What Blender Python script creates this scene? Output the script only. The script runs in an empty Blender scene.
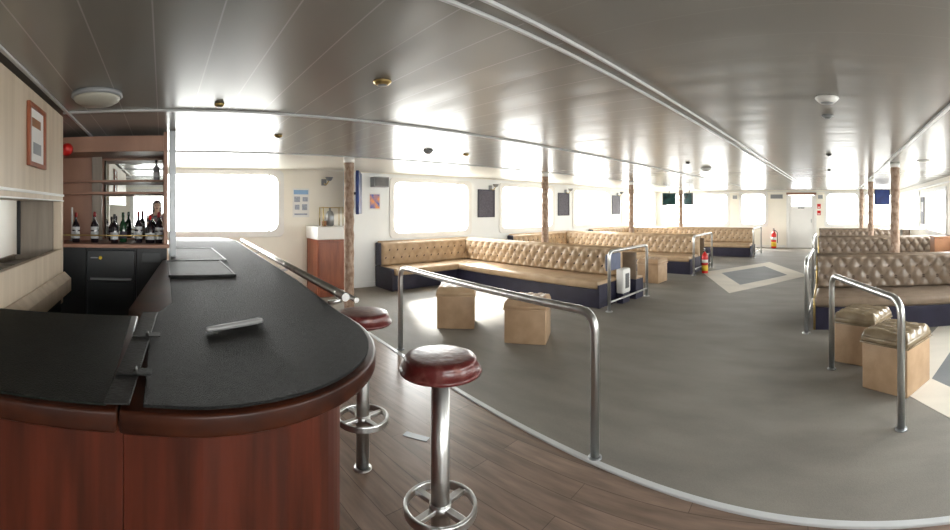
import bpy, bmesh, math, random
from mathutils import Vector, Matrix
random.seed(7)
PI = math.pi
C = bpy.context.scene.collection
sc = bpy.context.scene
EYE = 1.55
CEIL = 2.25

# ------------------------------------------------------------------ materials
def mat(name, col, rough=0.5, metal=0.0, spec=0.5, var=0.0, vscale=8.0, bump=0.0, bscale=60.0, stretch=(1, 1, 1), col2=None, coat=0.0, ramp=(0.35, 0.65)):
    m = bpy.data.materials.new(name)
    m.use_nodes = True
    nt = m.node_tree
    N, L = nt.nodes, nt.links
    b = N['Principled BSDF']
    b.inputs['Roughness'].default_value = rough
    b.inputs['Metallic'].default_value = metal
    b.inputs['Specular IOR Level'].default_value = spec
    b.inputs['Coat Weight'].default_value = coat
    b.inputs['Coat Roughness'].default_value = 0.12
    b.inputs['Base Color'].default_value = (*col, 1)
    tc = N.new('ShaderNodeTexCoord')
    mp = N.new('ShaderNodeMapping')
    mp.inputs['Scale'].default_value = stretch
    L.new(tc.outputs['Object'], mp.inputs['Vector'])
    if col2 is None:
        k = 1 - var
        col2 = tuple(c * k for c in col)
    nz = N.new('ShaderNodeTexNoise')
    nz.inputs['Scale'].default_value = vscale
    nz.inputs['Detail'].default_value = 5
    L.new(mp.outputs[0], nz.inputs['Vector'])
    rp = N.new('ShaderNodeValToRGB')
    rp.color_ramp.elements[0].position, rp.color_ramp.elements[1].position = ramp
    rp.color_ramp.elements[0].color = (*col, 1)
    rp.color_ramp.elements[1].color = (*col2, 1)
    L.new(nz.outputs['Fac'], rp.inputs['Fac'])
    L.new(rp.outputs[0], b.inputs['Base Color'])
    if bump:
        n2 = N.new('ShaderNodeTexNoise')
        n2.inputs['Scale'].default_value = bscale
        n2.inputs['Detail'].default_value = 3
        L.new(mp.outputs[0], n2.inputs['Vector'])
        bp = N.new('ShaderNodeBump')
        bp.inputs['Strength'].default_value = bump
        bp.inputs['Distance'].default_value = 0.01
        L.new(n2.outputs['Fac'], bp.inputs['Height'])
        L.new(bp.outputs[0], b.inputs['Normal'])
    return m

def emis(name, col, s):
    m = bpy.data.materials.new(name)
    m.use_nodes = True
    b = m.node_tree.nodes['Principled BSDF']
    b.inputs['Base Color'].default_value = (*col, 1)
    b.inputs['Emission Color'].default_value = (*col, 1)
    b.inputs['Emission Strength'].default_value = s
    return m

def glass_mat(name, tint=(0.97, 0.99, 1.0), refl=0.08):
    m = bpy.data.materials.new(name)
    m.use_nodes = True
    nt = m.node_tree
    N, L = nt.nodes, nt.links
    N.remove(N['Principled BSDF'])
    t = N.new('ShaderNodeBsdfTransparent'); t.inputs[0].default_value = (*tint, 1)
    g = N.new('ShaderNodeBsdfGlossy'); g.inputs['Roughness'].default_value = 0.02
    lw = N.new('ShaderNodeLayerWeight'); lw.inputs['Blend'].default_value = 0.5
    f = N.new('ShaderNodeMath'); f.operation = 'POWER'; f.inputs[1].default_value = 5.0; L.new(lw.outputs['Facing'], f.inputs[0])
    x = N.new('ShaderNodeMixShader')
    L.new(f.outputs[0], x.inputs[0]); L.new(t.outputs[0], x.inputs[1]); L.new(g.outputs[0], x.inputs[2])
    L.new(x.outputs[0], N['Material Output'].inputs[0])
    return m

M = {}
M['wood_bar'] = mat('red_mahogany', (0.092, 0.018, 0.008), 0.42, var=0.0, vscale=5, spec=0.25, stretch=(4, 4, 0.35), col2=(0.042, 0.009, 0.004))
M['wood_edge'] = mat('dark_mahogany', (0.052, 0.013, 0.005), 0.35, vscale=9, spec=0.22, stretch=(1, 1, 2), col2=(0.022, 0.006, 0.003))
M['wood_pink'] = mat('pinkish_beech', (0.36, 0.19, 0.125), 0.45, vscale=4, stretch=(1, 1, 0.3), col2=(0.285, 0.145, 0.095))
M['wood_cab'] = mat('cherry_cabinet', (0.30, 0.085, 0.035), 0.35, vscale=5, stretch=(3, 3, 0.4), col2=(0.20, 0.052, 0.022))
M['wood_light'] = mat('pale_oak_laminate', (0.60, 0.50, 0.385), 0.45, vscale=3, stretch=(5, 5, 0.25), col2=(0.50, 0.405, 0.30))
M['wood_grey'] = mat('grey_oak_laminate', (0.30, 0.25, 0.20), 0.5, vscale=4, stretch=(5, 5, 0.3), col2=(0.22, 0.18, 0.145))
M['rope'] = mat('brown_bark_column', (0.25, 0.155, 0.10), 0.75, vscale=24, col2=(0.46, 0.34, 0.26), bump=0.8, bscale=45, stretch=(1, 1, 0.6))
M['rubber'] = mat('black_rubber', (0.0135, 0.0138, 0.0135), 0.68, vscale=30, col2=(0.020, 0.020, 0.0195), bump=0.7, bscale=260, spec=0.16)
M['rubber2'] = mat('dark_green_black_rubber', (0.008, 0.010, 0.008), 0.62, vscale=12, col2=(0.012, 0.014, 0.012), bump=0.4, bscale=200, spec=0.16)
M['rubber3'] = mat('worn_grey_rubber', (0.014, 0.014, 0.014), 0.55, vscale=30, col2=(0.028, 0.028, 0.028), spec=0.2, bump=0.3, bscale=90)
M['chrome'] = mat('brushed_stainless', (0.64, 0.64, 0.62), 0.33, metal=1.0, vscale=3, stretch=(6, 6, 0.5), col2=(0.52, 0.52, 0.52))
M['red_vinyl'] = mat('red_vinyl', (0.095, 0.012, 0.011), 0.33, vscale=22, col2=(0.20, 0.075, 0.062), coat=0.1, bump=0.35, bscale=25, ramp=(0.5, 0.75))
M['tan'] = mat('tan_leather', (0.52, 0.375, 0.235), 0.40, vscale=5, col2=(0.43, 0.30, 0.18), bump=0.15, bscale=70)
M['tan2'] = mat('beige_tan_leather', (0.48, 0.325, 0.20), 0.45, vscale=7, col2=(0.40, 0.265, 0.155), bump=0.12, bscale=60)
M['olive'] = mat('bronze_leather', (0.26, 0.20, 0.125), 0.26, vscale=7, col2=(0.19, 0.14, 0.085), bump=0.2, bscale=50)
M['grey_tan'] = mat('taupe_leather', (0.255, 0.192, 0.140), 0.34, vscale=6, col2=(0.20, 0.148, 0.105), bump=0.12, bscale=60)
M['button'] = mat('dark_brown_button', (0.09, 0.055, 0.035), 0.5, var=0.2)
M['navy'] = mat('navy_vinyl', (0.018, 0.017, 0.036), 0.45, vscale=6, col2=(0.027, 0.025, 0.050), bump=0.1)
M['cream'] = mat('cream_paint', (0.88, 0.84, 0.74), 0.45, vscale=1.5, var=0.05)
M['white_wall'] = mat('cool_white_paint', (0.84, 0.86, 0.86), 0.45, vscale=1.5, var=0.04)
M['white'] = mat('white_paint', (0.80, 0.79, 0.76), 0.35, vscale=3, var=0.04)
M['trim'] = mat('white_metal_trim', (0.60, 0.61, 0.61), 0.3, vscale=5, var=0.06)
M['gold'] = mat('brass', (0.55, 0.40, 0.16), 0.3, metal=0.9, var=0.1)
M['dark'] = mat('black_cabinet', (0.010, 0.011, 0.013), 0.45, var=0.2)
M['fridge'] = mat('dark_grey_fridge', (0.024, 0.027, 0.030), 0.35, vscale=5, var=0.15)
M['steel'] = mat('dull_steel', (0.30, 0.31, 0.32), 0.4, metal=0.8, var=0.1)
M['bottle'] = mat('black_red_wine_glass', (0.012, 0.008, 0.012), 0.08, var=0.1, spec=0.7)
M['bottle_green'] = mat('dark_green_glass', (0.012, 0.05, 0.02), 0.08, var=0.1, spec=0.7)
M['paper'] = mat('white_label_paper', (0.72, 0.72, 0.70), 0.6, vscale=60, col2=(0.50, 0.51, 0.55))
M['redcap'] = mat('red_foil', (0.28, 0.02, 0.02), 0.35, var=0.2)
M['red'] = mat('signal_red', (0.62, 0.015, 0.012), 0.35, var=0.1)
M['yellow'] = mat('yellow_label', (0.80, 0.55, 0.05), 0.5, var=0.1)
M['blue'] = mat('deep_blue', (0.015, 0.045, 0.20), 0.3, vscale=4, col2=(0.01, 0.02, 0.10))
M['screen'] = mat('tv_screen', (0.008, 0.012, 0.015), 0.15, vscale=5, col2=(0.02, 0.07, 0.07))
M['blackp'] = mat('black_plastic', (0.02, 0.02, 0.022), 0.4, var=0.1)
M['greyp'] = mat('grey_plastic', (0.30, 0.31, 0.32), 0.5, var=0.1)
M['bluegrey'] = mat('blue_grey_panel', (0.10, 0.12, 0.20), 0.5, var=0.2)
M['slate'] = mat('slate_notice_board', (0.045, 0.038, 0.055), 0.6, vscale=40, col2=(0.11, 0.10, 0.13), stretch=(1, 1, 2.2))
M['glass'] = glass_mat('window_glass')
M['skin'] = mat('skin', (0.55, 0.34, 0.25), 0.5, var=0.06)
M['hair'] = mat('dark_red_brown_hair', (0.06, 0.018, 0.014), 0.4, var=0.3, vscale=20)
M['dress'] = mat('dark_patterned_cloth', (0.03, 0.03, 0.045), 0.8, vscale=30, col2=(0.16, 0.08, 0.10))
M['concrete'] = mat('grey_speckle', (0.14, 0.14, 0.14), 0.5, var=0.2)
M['deck_wood'] = mat('orange_wood', (0.30, 0.13, 0.055), 0.45, var=0.2)

def mirror():
    m = bpy.data.materials.new('mirror_silver'); m.use_nodes = True
    b = m.node_tree.nodes['Principled BSDF']
    b.inputs['Base Color'].default_value = (0.80, 0.83, 0.82, 1)
    b.inputs['Metallic'].default_value = 1; b.inputs['Roughness'].default_value = 0.02
    return m
M['mirror'] = mirror()

def ceiling_mat():
    m = bpy.data.materials.new('glossy_ceiling_panel'); m.use_nodes = True
    nt = m.node_tree; N, L = nt.nodes, nt.links
    b = N['Principled BSDF']
    tc = N.new('ShaderNodeTexCoord'); sp = N.new('ShaderNodeSeparateXYZ')
    L.new(tc.outputs['Object'], sp.inputs[0])
    def math_(op, a, bb=None, c=None):
        n = N.new('ShaderNodeMath'); n.operation = op
        for i, v in enumerate((a, bb, c)):
            if v is None: continue
            if isinstance(v, (int, float)): n.inputs[i].default_value = v
            else: L.new(v, n.inputs[i])
        return n.outputs[0]
    fr = math_('FRACT', math_('MULTIPLY_ADD', sp.outputs['Y'], 1 / 0.25, 0.14))
    d = math_('MINIMUM', fr, math_('SUBTRACT', 1.0, fr))
    seam = math_('LESS_THAN', d, 0.013)
    # wide panels on the aisle strip
    inb = math_('MULTIPLY', math_('GREATER_THAN', sp.outputs['X'], -1.09), 0.85)
    seam = math_('MULTIPLY', seam, math_('SUBTRACT', 1.0, inb))
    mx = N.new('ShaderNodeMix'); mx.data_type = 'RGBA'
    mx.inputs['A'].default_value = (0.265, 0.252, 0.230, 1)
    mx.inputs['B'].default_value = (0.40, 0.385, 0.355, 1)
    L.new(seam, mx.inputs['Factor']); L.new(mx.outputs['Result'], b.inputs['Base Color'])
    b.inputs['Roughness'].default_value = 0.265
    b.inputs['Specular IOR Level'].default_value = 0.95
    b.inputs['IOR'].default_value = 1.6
    # sheet panels are never quite flat
    n = N.new('ShaderNodeTexNoise'); n.inputs['Scale'].default_value = 1.2; n.inputs['Detail'].default_value = 1
    mp = N.new('ShaderNodeMapping'); mp.inputs['Scale'].default_value = (0.35, 3.2, 1)
    L.new(tc.outputs['Object'], mp.inputs[0]); L.new(mp.outputs[0], n.inputs['Vector'])
    h = math_('ADD', math_('MULTIPLY', n.outputs['Fac'], 0.30), math_('MULTIPLY', math_('SMOOTH_MIN', d, 0.12, 0.1), 0.06))
    bp = N.new('ShaderNodeBump'); bp.inputs['Strength'].default_value = 0.35; bp.inputs['Distance'].default_value = 0.05
    L.new(h, bp.inputs['Height']); L.new(bp.outputs[0], b.inputs['Normal'])
    return m
M['ceiling'] = ceiling_mat()

def carpet_mat(name, c1, c2):
    m = bpy.data.materials.new(name); m.use_nodes = True
    nt = m.node_tree; N, L = nt.nodes, nt.links
    b = N['Principled BSDF']; b.inputs['Roughness'].default_value = 0.62; b.inputs['Specular IOR Level'].default_value = 0.35
    tc = N.new('ShaderNodeTexCoord')
    n1 = N.new('ShaderNodeTexNoise'); n1.inputs['Scale'].default_value = 2.2; n1.inputs['Detail'].default_value = 6
    n2 = N.new('ShaderNodeTexNoise'); n2.inputs['Scale'].default_value = 160; n2.inputs['Detail'].default_value = 2
    mp = N.new('ShaderNodeMapping'); mp.inputs['Scale'].default_value = (0.6, 1.4, 1)
    L.new(tc.outputs['Object'], mp.inputs[0]); L.new(mp.outputs[0], n1.inputs['Vector']); L.new(tc.outputs['Object'], n2.inputs['Vector'])
    ad = N.new('ShaderNodeMath'); ad.operation = 'MULTIPLY_ADD'; ad.inputs[1].default_value = 0.45
    L.new(n2.outputs['Fac'], ad.inputs[0]); L.new(n1.outputs['Fac'], ad.inputs[2])
    rp = N.new('ShaderNodeValToRGB'); rp.color_ramp.elements[0].position = 0.5; rp.color_ramp.elements[1].position = 0.95
    rp.color_ramp.elements[0].color = (*c1, 1); rp.color_ramp.elements[1].color = (*c2, 1)
    L.new(ad.outputs[0], rp.inputs[0]); L.new(rp.outputs[0], b.inputs['Base Color'])
    bp = N.new('ShaderNodeBump'); bp.inputs['Strength'].default_value = 0.5; bp.inputs['Distance'].default_value = 0.004
    L.new(n2.outputs['Fac'], bp.inputs['Height']); L.new(bp.outputs[0], b.inputs['Normal'])
    return m
M['carpet'] = carpet_mat('grey_carpet', (0.180, 0.164, 0.141), (0.252, 0.230, 0.198))
M['carpet_beige'] = carpet_mat('beige_carpet', (0.56, 0.51, 0.43), (0.66, 0.60, 0.50))
M['carpet_slate'] = carpet_mat('slate_carpet', (0.13, 0.135, 0.135), (0.175, 0.18, 0.18))

def plank_mat():
    m = bpy.data.materials.new('brown_vinyl_planks'); m.use_nodes = True
    nt = m.node_tree; N, L = nt.nodes, nt.links
    b = N['Principled BSDF']; b.inputs['Roughness'].default_value = 0.30; b.inputs['Specular IOR Level'].default_value = 0.5
    tc = N.new('ShaderNodeTexCoord')
    br = N.new('ShaderNodeTexBrick')
    br.inputs['Scale'].default_value = 1.0; br.inputs['Brick Width'].default_value = 1.2; br.inputs['Row Height'].default_value = 0.15
    br.inputs['Mortar Size'].default_value = 0.002; br.inputs['Bias'].default_value = 0
    br.inputs['Color1'].default_value = (0.215, 0.155, 0.120, 1); br.inputs['Color2'].default_value = (0.275, 0.20, 0.158, 1)
    br.inputs['Mortar'].default_value = (0.09, 0.06, 0.045, 1)
    rot = N.new('ShaderNodeMapping'); rot.inputs['Rotation'].default_value = (0, 0, math.radians(-4))
    L.new(tc.outputs['Object'], rot.inputs[0]); L.new(rot.outputs[0], br.inputs['Vector'])
    n = N.new('ShaderNodeTexNoise'); n.inputs['Scale'].default_value = 3.0; n.inputs['Detail'].default_value = 7
    mp = N.new('ShaderNodeMapping'); mp.inputs['Scale'].default_value = (1.0, 7, 1)
    L.new(rot.outputs[0], mp.inputs[0]); L.new(mp.outputs[0], n.inputs['Vector'])
    rp = N.new('ShaderNodeValToRGB'); rp.color_ramp.elements[0].position = 0.3; rp.color_ramp.elements[1].position = 0.75
    rp.color_ramp.elements[0].color = (0.62, 0.60, 0.58, 1); rp.color_ramp.elements[1].color = (1.25, 1.2, 1.15, 1)
    L.new(n.outputs['Fac'], rp.inputs[0])
    mx = N.new('ShaderNodeMix'); mx.data_type = 'RGBA'; mx.blend_type = 'MULTIPLY'; mx.inputs['Factor'].default_value = 1
    L.new(br.outputs['Color'], mx.inputs['A']); L.new(rp.outputs[0], mx.inputs['B'])
    L.new(mx.outputs['Result'], b.inputs['Base Color'])
    bp = N.new('ShaderNodeBump'); bp.inputs['Strength'].default_value = 0.15; bp.inputs['Distance'].default_value = 0.005
    L.new(n.outputs['Fac'], bp.inputs['Height']); L.new(bp.outputs[0], b.inputs['Normal'])
    return m
M['planks'] = plank_mat()

# ------------------------------------------------------------------ geometry helpers
def box(bm, x0, x1, y0, y1, z0, z1, mi=0):
    vs = [bm.verts.new(p) for p in ((x0, y0, z0), (x1, y0, z0), (x1, y1, z0), (x0, y1, z0), (x0, y0, z1), (x1, y0, z1), (x1, y1, z1), (x0, y1, z1))]
    for f in ((0, 3, 2, 1), (4, 5, 6, 7), (0, 1, 5, 4), (1, 2, 6, 5), (2, 3, 7, 6), (3, 0, 4, 7)):
        bm.faces.new([vs[i] for i in f]).material_index = mi

def nb(*b, mi=0):
    bm = bmesh.new(); box(bm, *b, mi=mi); return bm

def tube(bm, pts, r, seg=14, mi=0, cap=True, radii=None, sy=1.0):
    pts = [Vector(p) for p in pts]
    rings = []
    t0 = (pts[1] - pts[0]).normalized()
    up = Vector((0, 0, 1)) if abs(t0.z) < 0.9 else Vector((1, 0, 0))
    n = t0.cross(up).normalized()
    for i, p in enumerate(pts):
        if i == 0: t = pts[1] - pts[0]
        elif i == len(pts) - 1: t = pts[-1] - pts[-2]
        else: t = (pts[i + 1] - p).normalized() + (p - pts[i - 1]).normalized()
        t.normalize()
        n = (n - t * n.dot(t)).normalized()
        b = t.cross(n)
        rr = radii[i] if radii else r
        rings.append([bm.verts.new(p + n * math.cos(2 * PI * k / seg) * rr + b * math.sin(2 * PI * k / seg) * rr * sy) for k in range(seg)])
    for a, b in zip(rings, rings[1:]):
        for k in range(seg):
            f = bm.faces.new((a[k], a[(k + 1) % seg], b[(k + 1) % seg], b[k])); f.smooth = True; f.material_index = mi
    if cap:
        for rg in (rings[0], rings[-1]):
            try: bm.faces.new(rg).material_index = mi
            except ValueError: pass

def bend(pts, r, n=6):
    """round the inner corners of a polyline"""
    pts = [Vector(p) for p in pts]; out = [pts[0]]
    for a, p, c in zip(pts, pts[1:], pts[2:]):
        u, v = (a - p), (c - p)
        rr = min(r, u.length * 0.45, v.length * 0.45)
        u = p + u.normalized() * rr; v = p + v.normalized() * rr
        for i in range(n + 1):
            t = i / n
            out.append(u * (1 - t) ** 2 + p * 2 * t * (1 - t) + v * t * t)
    out.append(pts[-1]); return out

def lathe(bm, prof, seg=28, c=(0, 0, 0), mi=0, smooth=True):
    rings = []
    for r, z in prof:
        rings.append([bm.verts.new((c[0] + r * math.cos(2 * PI * k / seg), c[1] + r * math.sin(2 * PI * k / seg), c[2] + z)) for k in range(seg)] if r > 1e-6 else [bm.verts.new((c[0], c[1], c[2] + z))])
    for a, b in zip(rings, rings[1:]):
        for k in range(seg):
            k2 = (k + 1) % seg
            if len(a) == 1 and len(b) == 1: continue
            if len(a) == 1: vs = (a[0], b[k2], b[k])
            elif len(b) == 1: vs = (a[k], a[k2], b[0])
            else: vs = (a[k], a[k2], b[k2], b[k])
            f = bm.faces.new(vs); f.smooth = smooth; f.material_index = mi
    for rg, fl in ((rings[0], True), (rings[-1], False)):
        if len(rg) > 1:
            f = bm.faces.new(rg if not fl else rg[::-1]); f.material_index = mi

def prism(bm, poly, z0, z1, mi=0):
    a = [bm.verts.new((x, y, z0)) for x, y in poly]; b = [bm.verts.new((x, y, z1)) for x, y in poly]
    n = len(poly)
    bm.faces.new(a[::-1]).material_index = mi; bm.faces.new(b).material_index = mi
    for k in range(n):
        bm.faces.new((a[k], a[(k + 1) % n], b[(k + 1) % n], b[k])).material_index = mi

def ring_prism(bm, outer, inner, axis_map, d0, d1):
    """a frame between two closed outlines with equal counts; axis_map(u, v, d) -> point"""
    n = len(outer)
    A = [[bm.verts.new(axis_map(u, v, d)) for u, v in pl] for pl in (outer, inner) for d in (d0, d1)]
    o0, o1, i0, i1 = A
    for k in range(n):
        j = (k + 1) % n
        bm.faces.new((o0[k], o0[j], o1[j], o1[k])); bm.faces.new((i0[j], i0[k], i1[k], i1[j]))
        bm.faces.new((o1[k], o1[j], i1[j], i1[k])); bm.faces.new((o0[j], o0[k], i0[k], i0[j]))

def rrect(u0, u1, v0, v1, r, n=6):
    out = []
    for cx, cy, a0 in ((u1 - r, v1 - r, 0), (u0 + r, v1 - r, 90), (u0 + r, v0 + r, 180), (u1 - r, v0 + r, 270)):
        for i in range(n + 1):
            a = math.radians(a0 + 90 * i / n); out.append((cx + r * math.cos(a), cy + r * math.sin(a)))
    return out

def obj(name, bm, mats, parent=None, bevel=0.0, seg=2, smooth=False, loc=None, rot=None, fix=True):
    if fix: bmesh.ops.recalc_face_normals(bm, faces=bm.faces)
    me = bpy.data.meshes.new(name); bm.to_mesh(me); bm.free()
    for m in (mats if isinstance(mats, (list, tuple)) else [mats]): me.materials.append(m)
    if smooth:
        for p in me.polygons: p.use_smooth = True
    o = bpy.data.objects.new(name, me); C.objects.link(o)
    if parent is not None: o.parent = parent
    if loc: o.location = loc
    if rot: o.rotation_euler = rot
    if bevel:
        b = o.modifiers.new('bevel', 'BEVEL'); b.width = bevel; b.segments = seg; b.limit_method = 'ANGLE'; b.angle_limit = math.radians(50)
        if seg > 2:
            for p in me.polygons: p.use_smooth = True
    return o

def thing(name, label, cat, loc=(0, 0, 0), rz=0, group=None):
    o = bpy.data.objects.new(name, None); C.objects.link(o)
    o.empty_display_size = 0.1
    o.location = loc; o.rotation_euler = (0, 0, rz)
    return tag(o, label, cat, group)

def tag(o, label, cat, group=None):
    o['label'] = label; o['category'] = cat
    if group: o['group'] = group
    return o

def struct(name, bm, m, bevel=0, **k):
    o = obj(name, bm, m, bevel=bevel, **k); o['kind'] = 'structure'; return o

def dup(root, loc, rz=None, label=None, group=None):
    r = root.copy(); C.objects.link(r); r.location = loc
    if rz is not None: r.rotation_euler = (0, 0, rz)
    if label: r['label'] = label
    if group: r['group'] = group
    for ch in list(root.children):
        c = ch.copy(); C.objects.link(c); c.parent = r
        for g in list(ch.children):
            d = g.copy(); C.objects.link(d); d.parent = c
    return r

# =================================================================== SETTING
XL, XR, YF, YB = -7.5, 2.40, 16.7, -2.6
def thresh(x): return 2.10 - 0.075 * x

# floors
bm = bmesh.new()
prism(bm, [(XL, YB), (XR, YB), (XR, thresh(XR)), (XL, thresh(XL))], -0.06, 0.0)
struct('floor', bm, M['planks'])
bm = bmesh.new()
prism(bm, [(XL, thresh(XL)), (XR, thresh(XR)), (XR, YF), (XL, YF)], -0.06, 0.004)
struct('floor', bm, M['carpet'])
# metal edging between planks and carpet
bm = bmesh.new()
prism(bm, [(XL, thresh(XL) - 0.022), (XR, thresh(XR) - 0.022), (XR, thresh(XR) + 0.022), (XL, thresh(XL) + 0.022)], -0.01, 0.012)
struct('trim_1', bm, M['trim'], bevel=0.005)
# woven diamonds
def diamond(cx, cy, hx, hy, t, clipx=None):
    o = [(cx - hx, cy), (cx, cy - hy), (cx + hx, cy), (cx, cy + hy)]
    i = [(cx - hx * t, cy), (cx, cy - hy * t), (cx + hx * t, cy), (cx, cy + hy * t)]
    bm = bmesh.new(); ring_prism(bm, o, i, lambda u, v, d: (u, v, d), -0.002, 0.0065)
    a = struct('floor', bm, M['carpet_beige'])
    bm = bmesh.new(); prism(bm, i, -0.002, 0.0062)
    struct('floor', bm, M['carpet_slate'])
diamond(-1.95, 9.85, 1.27, 2.3, 0.62)
diamond(1.66, 3.8, 1.24, 2.35, 0.66)

# ceiling
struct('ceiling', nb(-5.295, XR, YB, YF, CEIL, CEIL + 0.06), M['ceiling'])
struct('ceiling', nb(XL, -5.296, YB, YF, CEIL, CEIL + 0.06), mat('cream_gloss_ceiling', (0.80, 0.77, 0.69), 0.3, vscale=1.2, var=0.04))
def strip(n, x0, x1, y0=YB, y1=YF, h=0.012, m='trim'):
    return struct('trim_%d' % n, nb(x0, x1, y0, y1, CEIL - h, CEIL), M[m], bevel=0.003)
strip(2, -3.075, -3.045, y0=-0.72, h=0.014)
strip(3, -5.31, -5.28, y0=-0.2)
strip(4, -1.14, -1.125, h=0.014)
strip(5, -1.055, -1.04, h=0.014)
strip(6, 0.735, 0.765, h=0.02)
struct('trim_7', nb(-6.0, 0.5, -0.70, -0.675, CEIL - 0.012, CEIL), M['trim'], bevel=0.003)

# long walls with window holes: piers, sill band and head band in one mesh
def side_wall(name, x0, x1, y0, y1, wins, zs, zh, m):
    bm = bmesh.new()
    box(bm, x0, x1, y0, y1, 0, zs); box(bm, x0, x1, y0, y1, zh, CEIL)
    y = y0
    for a, b in wins:
        if a > y: box(bm, x0, x1, y, a, zs, zh)
        y = b
    if y < y1: box(bm, x0, x1, y, y1, zs, zh)
    return struct(name, bm, M[m])
ZS, ZH = 0.98, 2.14
LW1 = [(-1.45, -0.75), (-0.05, 2.12)]  # first opening: unseen window added to light the galley behind the hatch
LW2 = [(4.42, 6.50), (7.50, 9.62), (10.6, 12.75), (13.65, 16.1)]
side_wall('wall_left', XL - 0.12, XL, YB, 3.35, LW1, 1.08, 2.20, 'cream')
side_wall('wall_left', XL - 0.12, XL, 3.35, YF, LW2, ZS, ZH, 'white_wall')
RW = [(-0.8, 1.4), (2.6, 4.8), (5.9, 8.1), (9.3, 11.5), (12.5, 15.2)]
side_wall('wall_right', XR, XR + 0.12, YB, YF, RW, 0.92, 2.02, 'cream')
struct('wall_back', nb(XL, XR, YB - 0.12, YB, 0, CEIL), M['white_wall'])
# end wall
FW = [(-7.1, -5.80), (-5.55, -4.35), (-3.87, -2.80), (-0.48, 0.82), (1.02, 2.15)]
bm = bmesh.new()
DX0, DX1, DZ = -1.98, -0.87, 2.10
box(bm, XL, DX0, YF, YF + 0.12, 0, 0.86); box(bm, DX1, XR, YF, YF + 0.12, 0, 0.86)
box(bm, XL, DX0, YF, YF + 0.12, 2.15, CEIL); box(bm, DX1, XR, YF, YF + 0.12, 2.15, CEIL)
box(bm, DX0, DX1, YF, YF + 0.12, DZ, CEIL)
x = XL
for a, b in FW:
    if a > DX1 and x < DX0:
        box(bm, x, DX0, YF, YF + 0.12, 0.86, 2.15); x = DX1
    box(bm, x, a, YF, YF + 0.12, 0.86, 2.15); x = b
box(bm, x, XR, YF, YF + 0.12, 0.86, 2.15)
struct('wall_far', bm, M['cream'])

wn = [0]
def window(axis, a, b, z0, z1, wall, sign, mull=(0.84,), fr=0.06, fm='white'):
    """axis 'x': window in an X = wall plane running along Y; sign points into the room"""
    wn[0] += 1
    if axis == 'x': mp = lambda u, v, d: (wall + sign * d, u, v)
    else: mp = lambda u, v, d: (u, wall + sign * d, v)
    w = bmesh.new()
    ring_prism(w, rrect(a - 0.05, b + 0.05, z0 - 0.05, z1 + 0.03, 0.10), rrect(a + fr, b - fr, z0 + fr, z1 - fr, 0.14), mp, -0.05, 0.02)
    root = struct('window_%d' % wn[0], w, M[fm], bevel=0.006)
    g = bmesh.new()
    P = [g.verts.new(mp(u, v, -0.04)) for u, v in ((a, z0), (b, z0), (b, z1), (a, z1))]
    g.faces.new(P)
    Q = [g.verts.new(mp(u, v, -0.046)) for u, v in ((a, z0), (b, z0), (b, z1), (a, z1))]
    g.faces.new(Q[::-1])
    obj('pane', g, M['glass'], root, fix=False)
    for t in mull:
        c = a + (b - a) * t
        m = bmesh.new()
        pts = [mp(c - 0.012, z0 + 0.02, -0.036), mp(c + 0.012, z1 - 0.02, 0.0)]
        p, q = pts
        box(m, min(p[0], q[0]), max(p[0], q[0]), min(p[1], q[1]), max(p[1], q[1]), z0 + 0.02, z1 - 0.02)
        obj('mullion', m, M[fm], root)
    return root
for i, (a, b) in enumerate(LW1): window('x', a, b, 1.08, 2.20, XL, 1, mull=(0.9,))
for a, b in LW2: window('x', a, b, ZS, ZH, XL, 1, mull=(0.84,))
for a, b in RW: window('x', a, b, 0.92, 2.02, XR, -1, mull=(0.5,))
for a, b in FW: window('y', a, b, 0.86, 2.15, YF, -1, mull=())

# cornice rail along the wall heads
struct('trim_8', nb(XL, XL + 0.045, YB, YF, 2.235, CEIL - 0.0), M['cream'], bevel=0.01)
struct('trim_9', nb(XR - 0.05, XR, YB, YF, 2.10, 2.14), M['white'], bevel=0.01)
struct('trim_10', nb(XL + 0.05, XR - 0.05, YF - 0.05, YF, 2.17, 2.2), M['white'], bevel=0.01)
struct('baseboard_left', nb(XL, XL + 0.02, 2.3, YF, 0, 0.10), M['white_wall'])
struct('baseboard_far', nb(XL + 0.02, DX0 - 0.08, YF - 0.02, YF, 0, 0.10), M['white'])

# end door
bm = nb(DX0 + 0.045, DX1 - 0.045, YF + 0.02, YF + 0.07, 0.03, DZ - 0.06)
dr = struct('door_1', bm, M['white'], bevel=0.008)
bm = bmesh.new()
ring_prism(bm, [(DX0 - 0.03, 0), (DX1 + 0.03, 0), (DX1 + 0.03, DZ + 0.02), (DX0 - 0.03, DZ + 0.02)], [(DX0 + 0.06, 0.03), (DX1 - 0.06, 0.03), (DX1 - 0.06, DZ - 0.05), (DX0 + 0.06, DZ - 0.05)], lambda u, v, d: (u, YF - 0.03 + d, v), 0, 0.11)
obj('door_frame', bm, M['white'], dr, bevel=0.005)
obj('header', nb(DX0 - 0.03, DX1 + 0.03, YF - 0.055, YF - 0.032, DZ - 0.03, DZ + 0.05), M['wood_pink'], dr)
obj('window_panel', nb(DX0 + 0.17, DX1 - 0.17, YF + 0.008, YF + 0.018, 1.62, 1.98), emis('daylight_through_frosted_glass', (0.95, 0.97, 1.0), 1.6), dr)
bm = bmesh.new()
for i in range(5):
    box(bm, -1.55 + i * 0.05, -1.515 + i * 0.05, YF + 0.006, YF + 0.018, 1.53, 1.575)
obj('door_sign', bm, M['blackp'], dr)
bm = bmesh.new(); tube(bm, [(DX1 - 0.17, YF - 0.01, 0.98), (DX1 - 0.17, YF - 0.01, 1.12)], 0.012)
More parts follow.
